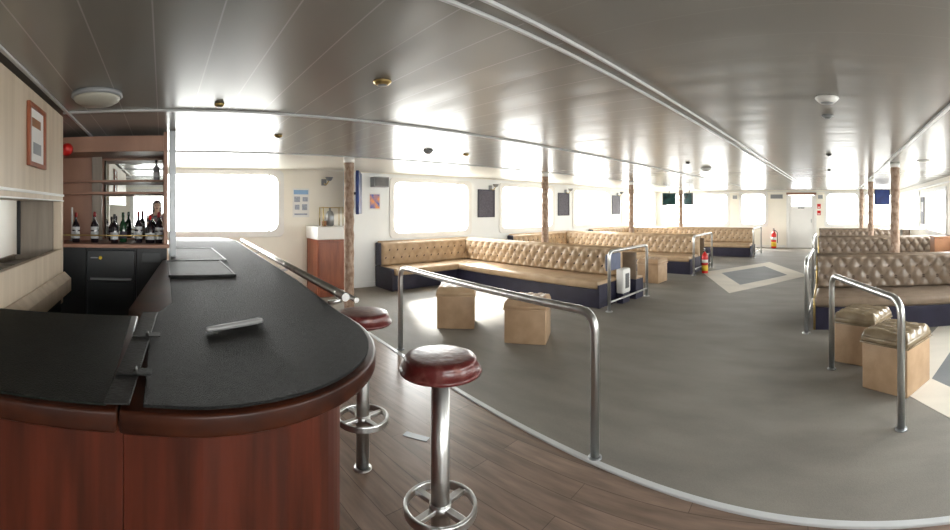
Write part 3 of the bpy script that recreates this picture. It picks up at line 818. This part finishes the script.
# red bell
t = thing('alarm_bell', 'round red alarm bell at the top left of the back bar', 'alarm bell', (-3.80, -0.86, 2.08))
bm = bmesh.new(); lathe(bm, [(0.0, 0.055), (0.025, 0.05), (0.05, 0.028), (0.06, 0.0), (0.055, 0)], 24); bmesh.ops.rotate(bm, verts=bm.verts, matrix=Matrix.Rotation(PI / 2, 3, 'Y')); obj('gong', bm, M['red'], t)
obj('backplate', nb(-0.015, -0.001, -0.035, 0.035, -0.035, 0.035), M['red'], t, bevel=0.004)
# ledge at head of the back bar that carries the bell
obj('bell_bracket', nb(-0.052, -0.016, -0.01, 0.01, -0.01, 0.01), M['red'], t)

# =================================================================== SERVING HATCH UNIT, LEFT
YH = -0.72
hu = thing('serving_hatch', 'pale oak serving hatch unit with upper panel and slanted ledge, far left', 'serving hatch', (-2.2, YH, 0))
def hpart(n, m, *b, bevel=0.004): return obj(n, local(nb(*b), hu), M[m], hu, bevel=bevel)
hpart('upper_panel', 'wood_light', -3.06, -0.4, YH - 0.35, YH, 1.645, 2.215)
hpart('end_post', 'wood_light', -3.06, -3.0, YH - 0.06, YH, 0.86, 1.60)
bm = bmesh.new(); box(bm, -3.066, -0.4, YH - 0.02, YH + 0.008, 1.632, 1.648); box(bm, -3.066, -0.4, YH - 0.02, YH + 0.006, 1.597, 1.606)
obj('white_edging', local(bm, hu), M['white'], hu, bevel=0.003)
hpart('lower_edge', 'wood_light', -3.06, -0.4, YH - 0.35, YH - 0.001, 1.605, 1.644)
hpart('inner_panel', 'wood_grey', -3.04, -3.0, YH - 0.31, YH - 0.062, 1.2, 1.604)
hpart('dark_edge', 'dark', -3.035, -2.985, YH - 0.335, YH - 0.311, 1.2, 1.604)
hpart('shelf', 'wood_grey', -2.999, -0.4, YH - 0.34, YH - 0.04, 1.16, 1.195)
bm = bmesh.new()
for a, b in ((-2.85, -2.35), (-2.25, -1.75), (-1.65, -1.15)):
    ring_prism(bm, [(a, YH - 0.31), (b, YH - 0.31), (b, YH - 0.06), (a, YH - 0.06)], [(a + .02, YH - .29), (b - .02, YH - .29), (b - .02, YH - .08), (a + .02, YH - .08)], lambda u, v, d: (u, v, d), 1.1955, 1.225)
obj('tray_rim', local(bm, hu), M['wood_grey'], hu)
# front ledge: tall board, then a sloped apron stepping out below it
hpart('ledge_board', 'wood_light', -3.0, -0.4, YH - 0.038, YH, 1.08, 1.255)
bm = bmesh.new()
pr = [(YH + 0.001, 1.085), (YH + 0.012, 1.085), (YH + 0.06, 1.04), (YH + 0.06, 0.95), (YH + 0.001, 0.95)]
A = [bm.verts.new((-3.06, y, z)) for y, z in pr]; B = [bm.verts.new((-1.84, y, z)) for y, z in pr]
bm.faces.new(A[::-1]); bm.faces.new(B)
for k in range(len(pr)): bm.faces.new((A[k], A[(k + 1) % 5], B[(k + 1) % 5], B[k]))
obj('sloped_apron', local(bm, hu), M['wood_light'], hu)
hpart('lower_cabinet', 'dark', -3.0, -1.90, YH - 0.60, YH - 0.002, 0.0, 1.078)

# framed certificate
t = thing('picture_frame', 'brown framed certificate hanging on the pale oak upper panel', 'picture', (-2.22, YH + 0.001, 1.955))
CX0, CX1 = -0.155, 0.155
bm = bmesh.new()
a, b = 0.165, 0.175
PX = -2.36 + 2.22
ring_prism(bm, [(PX - a, -b), (PX + a, -b), (PX + a, b), (PX - a, b)], [(PX - a + .026, -b + .026), (PX + a - .026, -b + .026), (PX + a - .026, b - .026), (PX - a + .026, b - .026)], lambda u, v, d: (u, d, v), 0.0, 0.022)
obj('frame', bm, M['wood_cab'], t, bevel=0.004)
obj('certificate', nb(PX - a + .025, PX + a - .025, 0.001, 0.008, -b + .025, b - .025), M['white'], t)
bm = bmesh.new(); box(bm, PX - 0.09, PX + 0.07, 0.0085, 0.009, -0.10, -0.035)
obj('print', bm, M['greyp'], t)
bm = bmesh.new(); box(bm, PX - 0.08, PX + 0.09, 0.0085, 0.009, 0.05, 0.10)
obj('print', bm, M['deck_wood'], t)

# =================================================================== DRINKS STATION & LEFT WALL ITEMS
t = thing('drinks_cabinet', 'cherry wood cabinet with white top box by the left wall, behind the bar', 'cabinet', (-7.2, 2.92, 0))
obj('cabinet_body', nb(-0.28, 0.27, -0.31, 0.31, 0.0, 1.0), M['wood_cab'], t, bevel=0.006)
obj('door', nb(0.271, 0.29, -0.285, 0.285, 0.09, 0.96), M['wood_cab'], t, bevel=0.006)
obj('white_top', nb(-0.29, 0.33, -0.33, 0.33, 1.002, 1.225), M['white'], t, bevel=0.012)
t = thing('drinks_dispenser', 'brass framed drinks dispenser standing on the white-topped cabinet', 'dispenser', (-7.15, 2.95, 1.227))
bm = bmesh.new()
for sx in (-0.09, 0.09):
    for sy in (-0.18, 0.20): tube(bm, [(sx, sy, 0), (sx, sy, 0.34)], 0.009, 8)
for z in (0.33,):
    tube(bm, [(-0.09, -0.18, z), (0.09, -0.18, z), (0.09, 0.20, z), (-0.09, 0.20, z), (-0.09, -0.18, z)], 0.009, 8)
obj('stand', bm, M['gold'], t)
bm = bmesh.new(); lathe(bm, [(0.05, 0.0), (0.075, 0.02), (0.08, 0.20), (0.05, 0.26), (0.02, 0.28), (0.02, 0.33)], 20, (0, -0.02, 0)); obj('jar', bm, M['steel'], t)
bm = bmesh.new(); lathe(bm, [(0.03, 0.0), (0.045, 0.01), (0.045, 0.09), (0.0, 0.1)], 18, (0.05, -0.15, 0)); obj('cup', bm, M['deck_wood'], t)
t = thing('notice', 'white notice with blue heading on the cream wall left of the drinks cabinet', 'notice', (XL + 0.001, 2.50, 1.64))
obj('sheet', nb(0, 0.006, -0.16, 0.16, -0.26, 0.27), M['white'], t)
bm = bmesh.new(); box(bm, 0.0062, 0.008, -0.14, 0.14, 0.16, 0.24); obj('heading', bm, mat('pale_blue_ink', (0.25, 0.42, 0.65), 0.6, var=0.1), t)
bm = bmesh.new()
for k, (a, b, c, d) in enumerate(((-0.13, -0.02, 0.02, 0.12), (0.03, 0.13, 0.03, 0.11), (-0.12, -0.03, -0.12, -0.03), (0.02, 0.12, -0.13, -0.02), (-0.13, 0.12, -0.22, -0.19))): box(bm, 0.0062, 0.008, a, b, c, d)
obj('diagram', bm, mat('grey_blue_ink', (0.42, 0.46, 0.55), 0.6, var=0.3, vscale=40), t)

def wall_lamp(label, y, z=2.02):
    t = thing('wall_lamp', label, 'wall lamp', (XL + 0.001, y, z), 0, 'wall lamps on the left wall')
    obj('backplate', nb(0, 0.02, -0.05, 0.05, -0.06, 0.06), M['greyp'], t, bevel=0.006)
    bm = bmesh.new(); tube(bm, bend([(0.02, 0, -0.02), (0.12, 0.0, -0.06), (0.15, 0.05, 0.03)], 0.05), 0.010, 8); obj('arm', bm, M['gold'], t)
    bm = bmesh.new(); lathe(bm, [(0.03, 0.0), (0.05, 0.02), (0.075, 0.07), (0.07, 0.07), (0.03, 0.01)], 18, (0.15, 0.05, 0.02)); obj('lamp_shade', bm, M['greyp'], t)
    return t
wl = wall_lamp('small wall lamp above the drinks cabinet', 2.95, 2.03)
for y, w in ((7.05, 'above the first slate notice board'), (10.1, 'above the second slate notice board'), (13.2, 'above the third slate notice board')):
    dup(wl, (XL + 0.001, y + 0.1, 2.03), 0, 'small wall lamp ' + w)

def board(label, y):
    t = thing('notice_board', label, 'notice board', (XL + 0.001, y, 1.66), 0, 'slate notice boards between windows')
    obj('panel', nb(0.0, 0.015, -0.25, 0.25, -0.31, 0.31), M['slate'], t)
    bm = bmesh.new(); ring_prism(bm, [(-0.27, -0.33), (0.27, -0.33), (0.27, 0.33), (-0.27, 0.33)], [(-0.245, -0.305), (0.245, -0.305), (0.245, 0.305), (-0.245, 0.305)], lambda u, v, d: (d, u, v), 0.0, 0.025); obj('frame', bm, M['navy'], t)
    return t
nbd = board('slate notice board between the first two windows behind the left sofas', 7.02)
dup(nbd, (XL + 0.001, 10.1, 1.66), 0, 'slate notice board between the second and third windows behind the left sofas')
dup(nbd, (XL + 0.001, 13.2, 1.66), 0, 'slate notice board farthest along the left wall')

# television seen edge-on behind the first column
t = thing('television', 'blue-lit television seen nearly edge-on beside the first column', 'television', (-7.0, 3.44, 1.82), 0)
bm = nb(-0.03, 0.03, -0.40, 0.40, -0.38, 0.38)
o = obj('casing', bm, M['blue'], t, bevel=0.008); o.rotation_euler = (0, 0, math.radians(60))
o = obj('screen', nb(-0.034, -0.031, -0.37, 0.37, -0.35, 0.35), M['blue'], t); o.rotation_euler = (0, 0, math.radians(60))
bm = bmesh.new(); tube(bm, [(-0.495, 0.0, 0), (-0.04, 0.0, 0)], 0.025, 10); obj('bracket', bm, M['blackp'], t)
t = thing('speaker', 'grey wall speaker beside the window right of the first column', 'speaker', (XL + 0.089, 4.10, 2.06))
obj('cabinet', nb(-0.088, 0.08, -0.17, 0.17, -0.10, 0.10), M['greyp'], t, bevel=0.01)
obj('grille', nb(0.081, 0.088, -0.15, 0.15, -0.08, 0.08), M['concrete'], t)
t = thing('poster', 'small colourful poster beneath the grey wall speaker', 'poster', (XL + 0.001, 4.03, 1.68))
obj('sheet', nb(0, 0.005, -0.13, 0.13, -0.17, 0.17), M['white'], t)
obj('print', nb(0.0052, 0.007, -0.11, 0.11, -0.14, 0.14), mat('colourful_print', (0.10, 0.15, 0.45), 0.5, vscale=9, col2=(0.85, 0.35, 0.12)), t)

# hanging screens
def hung_tv(label, x, y, z, rz, w=0.62, h=0.42, rod=True):
    t = thing('hanging_screen', label, 'television', (x, y, z), rz, 'ceiling-hung screens')
    obj('casing', nb(-w / 2, w / 2, -0.03, 0.03, -h / 2, h / 2), M['blackp'], t, bevel=0.008)
    obj('screen', nb(-w / 2 + 0.03, w / 2 - 0.03, -0.036, -0.031, -h / 2 + 0.03, h / 2 - 0.03), M['screen'] if rod else M['blue'], t)
    if z + h / 2 < CEIL - 0.02:
        bm = bmesh.new(); tube(bm, [(0, 0.045, 0), (0, 0.045, CEIL - z - 0.003)], 0.015, 8); obj('ceiling_mount', bm, M['blackp'], t)
    return t
hung_tv('hanging screen left of the column above the farthest left-hand sofa', -5.70, 13.75, 1.86, 0.30, 0.46, 0.42)
hung_tv('hanging screen right of the column above the farthest left-hand sofa', -5.03, 13.85, 1.86, -0.55, 0.46, 0.42)
hung_tv('dark blue hanging screen at the far right between two columns', 1.40, 13.6, 1.90, 0.0, 0.50, 0.50, rod=False)

# end wall bits
t = thing('warning_sign', 'upper red and white sign on the end wall right of the door', 'sign', (-0.74, YF - 0.001, 1.62), 0, 'red signs by the end door')
obj('plate', nb(-0.07, 0.07, -0.008, 0, -0.09, 0.09), M['red'], t)
obj('symbol', nb(-0.05, 0.05, -0.010, -0.0085, -0.06, -0.02), M['white'], t)
dup(t, (-0.74, YF - 0.001, 1.36), 0, 'lower red and white sign on the end wall right of the door')
t = thing('wall_vent', 'grey vent grille on the end wall, above and left of the door', 'vent', (-2.40, YF - 0.001, 2.0))
obj('frame', nb(-0.24, 0.24, -0.02, 0, -0.08, 0.08), M['greyp'], t, bevel=0.004)
bm = bmesh.new()
for k in range(4): box(bm, -0.21, 0.21, -0.03, -0.021, -0.06 + k * 0.035, -0.045 + k * 0.035)
obj('grille', bm, M['steel'], t)
for x, w in ((-4.05, 'between the two windows nearest the door'), (-0.68, 'right of the end door')):
    t = thing('speaker', 'small cream speaker on the end wall ' + w, 'speaker', (x, YF - 0.001, 1.98))
    obj('cabinet', nb(-0.11, 0.11, -0.13, 0, -0.09, 0.09), M['cream'], t, bevel=0.015)
    obj('grille', nb(-0.09, 0.09, -0.135, -0.131, -0.07, 0.07), M['greyp'], t)

# right wall boards
def rboard(label, y):
    t = thing('notice_board', label, 'notice board', (XR - 0.001, y, 1.5), 0, 'notice boards on the right wall')
    obj('panel', nb(-0.02, 0, -0.24, 0.24, -0.40, 0.36), M['slate'], t, bevel=0.004)
    obj('paper', nb(-0.023, -0.0205, -0.15, 0.12, -0.05, 0.22), M['paper'], t)
    return t
rb = rboard('slate notice board on the right wall, nearer one in view', 8.7)
dup(rb, (XR - 0.001, 12.0, 1.5), 0, 'slate notice board on the right wall, farther one in view')

# small tables between the right benches
def side_table(label, x, y, top, s=0.55, h=0.95):
    t = thing('table', label, 'table', (x, y, 0.004), 0)
    obj('tabletop', nb(-s, s, -0.28, 0.28, h - 0.03, h), M[top], t, bevel=0.01)
    bm = bmesh.new(); lathe(bm, [(0.03, 0.02), (0.03, h - 0.031)], 16); obj('pole', bm, M['chrome'], t)
    bm = bmesh.new(); lathe(bm, [(0.2, 0.0), (0.2, 0.015), (0.04, 0.03)], 20); obj('foot', bm, M['chrome'], t)
    return t
side_table('white-topped table between the far right-hand sofas', 1.72, 11.6, 'white', 0.6, 1.0)
t = thing('wooden_cabinet', 'orange-brown wooden cabinet against the right wall between the two nearest bench sofas', 'cabinet', (2.10, 8.35, 0.004))
obj('box_body', nb(-0.24, 0.24, -0.2, 0.2, 0, 0.96), M['deck_wood'], t, bevel=0.01)
obj('lid', nb(-0.26, 0.26, -0.22, 0.22, 0.961, 0.99), M['deck_wood'], t, bevel=0.008)

# =================================================================== CEILING FIXTURES
t = thing('ceiling_light', 'large round dome ceiling light above the bar', 'ceiling light', (-2.60, -0.40, CEIL - 0.001))
bm = bmesh.new(); lathe(bm, [(0.155, 0), (0.158, -0.02), (0.148, -0.028)], 40); obj('rim', bm, M['greyp'], t)
bm = bmesh.new(); lathe(bm, [(0.147, -0.021), (0.135, -0.045), (0.10, -0.065), (0.05, -0.075), (0, -0.077)], 40); obj('diffuser', bm, mat('aged_opal_diffuser', (0.42, 0.40, 0.34), 0.4, var=0.05), t)
def can(label, x, y, r, m, inner, h=0.022, group='small ceiling fixtures'):
    t = thing('ceiling_fixture', label, 'ceiling fixture', (x, y, CEIL - 0.001), 0, group)
    bm = bmesh.new(); lathe(bm, [(r, 0), (r * 1.02, -0.006), (r * 0.8, -h * 0.7), (r * 0.62, -h)], 28); obj('rim', bm, M[m], t)
    bm = bmesh.new(); lathe(bm, [(r * 0.6, -h * 0.6), (r * 0.55, -h * 1.0), (r * 0.3, -h * 1.15), (0, -h * 1.2)], 24); obj('bulb', bm, M[inner], t)
    return t
can('brass-rimmed round ceiling fixture above the bar stools', -2.07, 1.16, 0.05, 'gold', 'greyp')
can('small brass ceiling fixture on the seam above the bar', -2.86, 0.38, 0.034, 'gold', 'white')
can('tiny brass ceiling fixture behind the seam, toward the left window', -3.99, 1.1, 0.04, 'gold', 'blackp')
can('white round smoke detector on the aisle ceiling at the right', -0.07, 2.72, 0.075, 'white', 'greyp', 0.035)
can('small grey ceiling fixture just behind the aisle smoke detector', -0.08, 3.25, 0.045, 'greyp', 'blackp', 0.02)
can('round white ceiling fixture above the left sofa area', -4.25, 3.02, 0.06, 'greyp', 'white', 0.04)
can('small dark ceiling fixture above the left sofa area', -4.25, 3.62, 0.04, 'gold', 'blackp')
can('white dome ceiling fixture left of the aisle, past the hanging beam', -2.28, 7.2, 0.10, 'white', 'greyp', 0.05)
can('small black ceiling fixture left of the beam, before the hanging screens', -2.26, 6.2, 0.035, 'blackp', 'blackp')
can('small black ceiling fixture over the aisle, nearest of its line', -0.12, 5.6, 0.035, 'blackp', 'blackp')
can('small black ceiling fixture over the aisle, second of its line', -0.16, 7.9, 0.035, 'blackp', 'blackp')
can('flat white ceiling fixture beside the thick right-hand column', 1.25, 6.2, 0.10, 'white', 'white', 0.02)

# =================================================================== PHOTOGRAPHER (seen only in the back bar mirror)
per = thing('person', 'person with long dark hair in a dark patterned top, reflected in the back bar mirror', 'person', (0.42, -0.12, 0))
def skin(name, verts, edges, radii, m, parent, sub=2, root=0):
    me = bpy.data.meshes.new(name); me.from_pydata([Vector(v) for v in verts], edges, []); me.materials.append(m)
    o = bpy.data.objects.new(name, me); C.objects.link(o); o.parent = parent
    md = o.modifiers.new('skin', 'SKIN')
    for v, r in zip(me.skin_vertices[0].data, radii):
        v.radius = r if isinstance(r, tuple) else (r, r); v.use_root = False
    me.skin_vertices[0].data[root].use_root = True
    md.use_smooth_shade = True
    s = o.modifiers.new('sub', 'SUBSURF'); s.levels = sub; s.render_levels = sub
    return o
# faces -X, arms bent forward holding a phone at chin height
V = [(0, 0, 0.93), (0, 0, 1.08), (-0.01, 0, 1.25), (0, 0, 1.38), (-0.005, 0, 1.46), (-0.015, 0, 1.53), (-0.03, 0, 1.60), (-0.025, 0, 1.66),
     (0, 0.10, 0.88), (0, 0.10, 0.50), (0.01, 0.10, 0.09), (-0.12, 0.11, 0.04),
     (0, -0.10, 0.88), (0, -0.10, 0.50), (0.01, -0.10, 0.09), (-0.12, -0.11, 0.04),
     (0, 0.165, 1.36), (-0.04, 0.20, 1.12), (-0.20, 0.09, 1.27), (-0.255, 0.06, 1.33),
     (0, -0.165, 1.36), (-0.04, -0.20, 1.12), (-0.20, -0.09, 1.27), (-0.255, -0.06, 1.33)]
E = [(0, 1), (1, 2), (2, 3), (3, 4), (4, 5), (5, 6), (6, 7), (0, 8), (8, 9), (9, 10), (10, 11), (0, 12), (12, 13), (13, 14), (14, 15), (3, 16), (16, 17), (17, 18), (18, 19), (3, 20), (20, 21), (21, 22), (22, 23)]
Rr = [(0.10, 0.15), (0.085, 0.115), (0.095, 0.135), (0.08, 0.13), 0.05, 0.055, (0.085, 0.07), (0.075, 0.065), 0.085, 0.055, 0.035, 0.03, 0.085, 0.055, 0.035, 0.03, 0.05, 0.038, 0.025, 0.028, 0.05, 0.038, 0.025, 0.028]
skin('body', V, E, Rr, M['skin'], per)
cl = [(0, 0, 0.55), (0, 0, 0.80), (0, 0, 0.95), (0, 0, 1.08), (-0.01, 0, 1.25), (0, 0, 1.385), (0, 0.165, 1.37), (-0.025, 0.19, 1.22), (0, -0.165, 1.37), (-0.025, -0.19, 1.22)]
skin('dress', cl, [(0, 1), (1, 2), (2, 3), (3, 4), (4, 5), (5, 6), (6, 7), (5, 8), (8, 9)], [(0.17, 0.22), (0.15, 0.20), (0.125, 0.175), (0.10, 0.135), (0.115, 0.155), (0.085, 0.135), 0.062, 0.055, 0.062, 0.055], M['dress'], per)
bm = bmesh.new()
lathe(bm, [(0.0, 0.13), (0.05, 0.12), (0.085, 0.085), (0.10, 0.03), (0.102, -0.05), (0.10, -0.15), (0.09, -0.24), (0.05, -0.27), (0.0, -0.27)], 28)
for v in bm.verts:
    if v.co.x < -0.02 and v.co.z < 0.06: v.co.x = -0.02 + (v.co.x + 0.02) * 0.15
bmesh.ops.translate(bm, verts=bm.verts, vec=(0.02, 0, 1.60))
obj('hair', bm, M['hair'], per, smooth=True)
for s in (-1, 1):
    bm = bmesh.new(); lathe(bm, [(0, -0.012), (0.010, 0), (0, 0.012)], 10, (-0.112, s * 0.03, 1.61)); obj('eye', bm, M['blackp'], per)
bm = bmesh.new(); tube(bm, [(-0.105, 0, 1.62), (-0.135, 0, 1.578), (-0.11, 0, 1.568)], 0.012, 10, radii=[0.008, 0.015, 0.008]); obj('nose', bm, M['skin'], per)
bm = bmesh.new(); tube(bm, [(-0.108, -0.025, 1.545), (-0.118, 0, 1.543), (-0.108, 0.025, 1.545)], 0.008, 8); obj('mouth', bm, M['red_vinyl'], per)
for s in (-1, 1):
    bm = bmesh.new()
    for k in range(4):
        z = 1.335 + 0.018 * k; l = (0.055, 0.065, 0.068, 0.058)[k]
        tube(bm, [(-0.262, s * 0.062, z - 0.01), (-0.285, s * 0.075, z), (-0.300, s * (0.078 - l * 0.5), z), (-0.298, s * (0.078 - l), z)], 0.008, 8)
    tube(bm, [(-0.255, s * 0.05, 1.345), (-0.262, s * 0.03, 1.37)], 0.01, 8)
    obj('fingers', bm, M['skin'], per)
ph = thing('phone', 'black phone held by the person behind the camera', 'phone', (0.112, -0.12, 1.36))
obj('phone_body', nb(-0.004, 0.004, -0.075, 0.075, -0.036, 0.036), M['blackp'], ph, bevel=0.003)
obj('lens', nb(-0.006, -0.0042, 0.045, 0.062, 0.012, 0.028), M['glass'], ph)

# =================================================================== LIGHT
w = bpy.data.worlds.new('daylight'); sc.world = w; w.use_nodes = True
nt = w.node_tree; N, L = nt.nodes, nt.links
bg = N['Background']
tc = N.new('ShaderNodeTexCoord'); sp = N.new('ShaderNodeSeparateXYZ'); L.new(tc.outputs['Generated'], sp.inputs[0])
rp = N.new('ShaderNodeValToRGB'); mr = N.new('ShaderNodeMapRange')
mr.inputs['From Min'].default_value = -1; mr.inputs['From Max'].default_value = 1
L.new(sp.outputs['Z'], mr.inputs[0]); L.new(mr.outputs[0], rp.inputs[0])
cr = rp.color_ramp
cr.elements[0].position = 0.40; cr.elements[0].color = (0.45, 0.44, 0.41, 1)
cr.elements[1].position = 0.515; cr.elements[1].color = (1.0, 0.965, 0.91, 1)
e = cr.elements.new(0.492); e.color = (0.78, 0.76, 0.72, 1)
e = cr.elements.new(0.9); e.color = (0.92, 0.94, 0.96, 1)
L.new(rp.outputs[0], bg.inputs[0]); bg.inputs[1].default_value = 4.5

def portal(x, y, z, sx, sy, rot):
    l = bpy.data.lights.new('window_portal', 'AREA'); l.shape = 'RECTANGLE'; l.size = sx; l.size_y = sy; l.energy = 1
    l.cycles.is_portal = True
    o = bpy.data.objects.new('window_portal', l); C.objects.link(o); o.location = (x, y, z); o.rotation_euler = rot
for a, b in LW1 + LW2: portal(XL - 0.13, (a + b) / 2, 1.55, b - a, 1.2, (PI / 2, 0, -PI / 2))
for a, b in RW: portal(XR + 0.13, (a + b) / 2, 1.47, b - a, 1.15, (PI / 2, 0, PI / 2))
for a, b in FW: portal((a + b) / 2, YF + 0.13, 1.53, b - a, 1.2, (-PI / 2, 0, 0))

sl = bpy.data.lights.new('sun', 'SUN'); sl.energy = 5.5; sl.angle = math.radians(7); sl.color = (1.0, 0.95, 0.86)
so = bpy.data.objects.new('sun', sl); C.objects.link(so); so.location = (-12, 4, 8)
so.rotation_euler = Vector((-0.80, 0.33, 0.52)).to_track_quat('Z', 'Y').to_euler()

# =================================================================== CAMERA (stitched phone panorama: cylindrical)
F = 430.0
cam = bpy.data.cameras.new('camera'); co = bpy.data.objects.new('camera', cam); C.objects.link(co); sc.camera = co
co.location = (0, 0, EYE)
co.rotation_euler = (PI / 2, 0, (838 - 475) / F)
cam.sensor_width = 36; cam.lens = 13
cam.clip_start = 0.02
cam.type = 'PANO'
cam.panorama_type = 'CENTRAL_CYLINDRICAL'
cam.central_cylindrical_range_u_min = -475 / F
cam.central_cylindrical_range_u_max = 475 / F
cam.central_cylindrical_range_v_min = (208 - 530) / F
cam.central_cylindrical_range_v_max = 208 / F
cam.central_cylindrical_radius = 1.0

sc.view_settings.view_transform = 'Standard'
sc.view_settings.look = 'None'
sc.view_settings.gamma = 1
sc.view_settings.use_curve_mapping = False
sc.view_settings.exposure = 2.15
sc.cycles.max_bounces = 10
sc.cycles.diffuse_bounces = 5
sc.cycles.glossy_bounces = 5
sc.cycles.transparent_max_bounces = 12
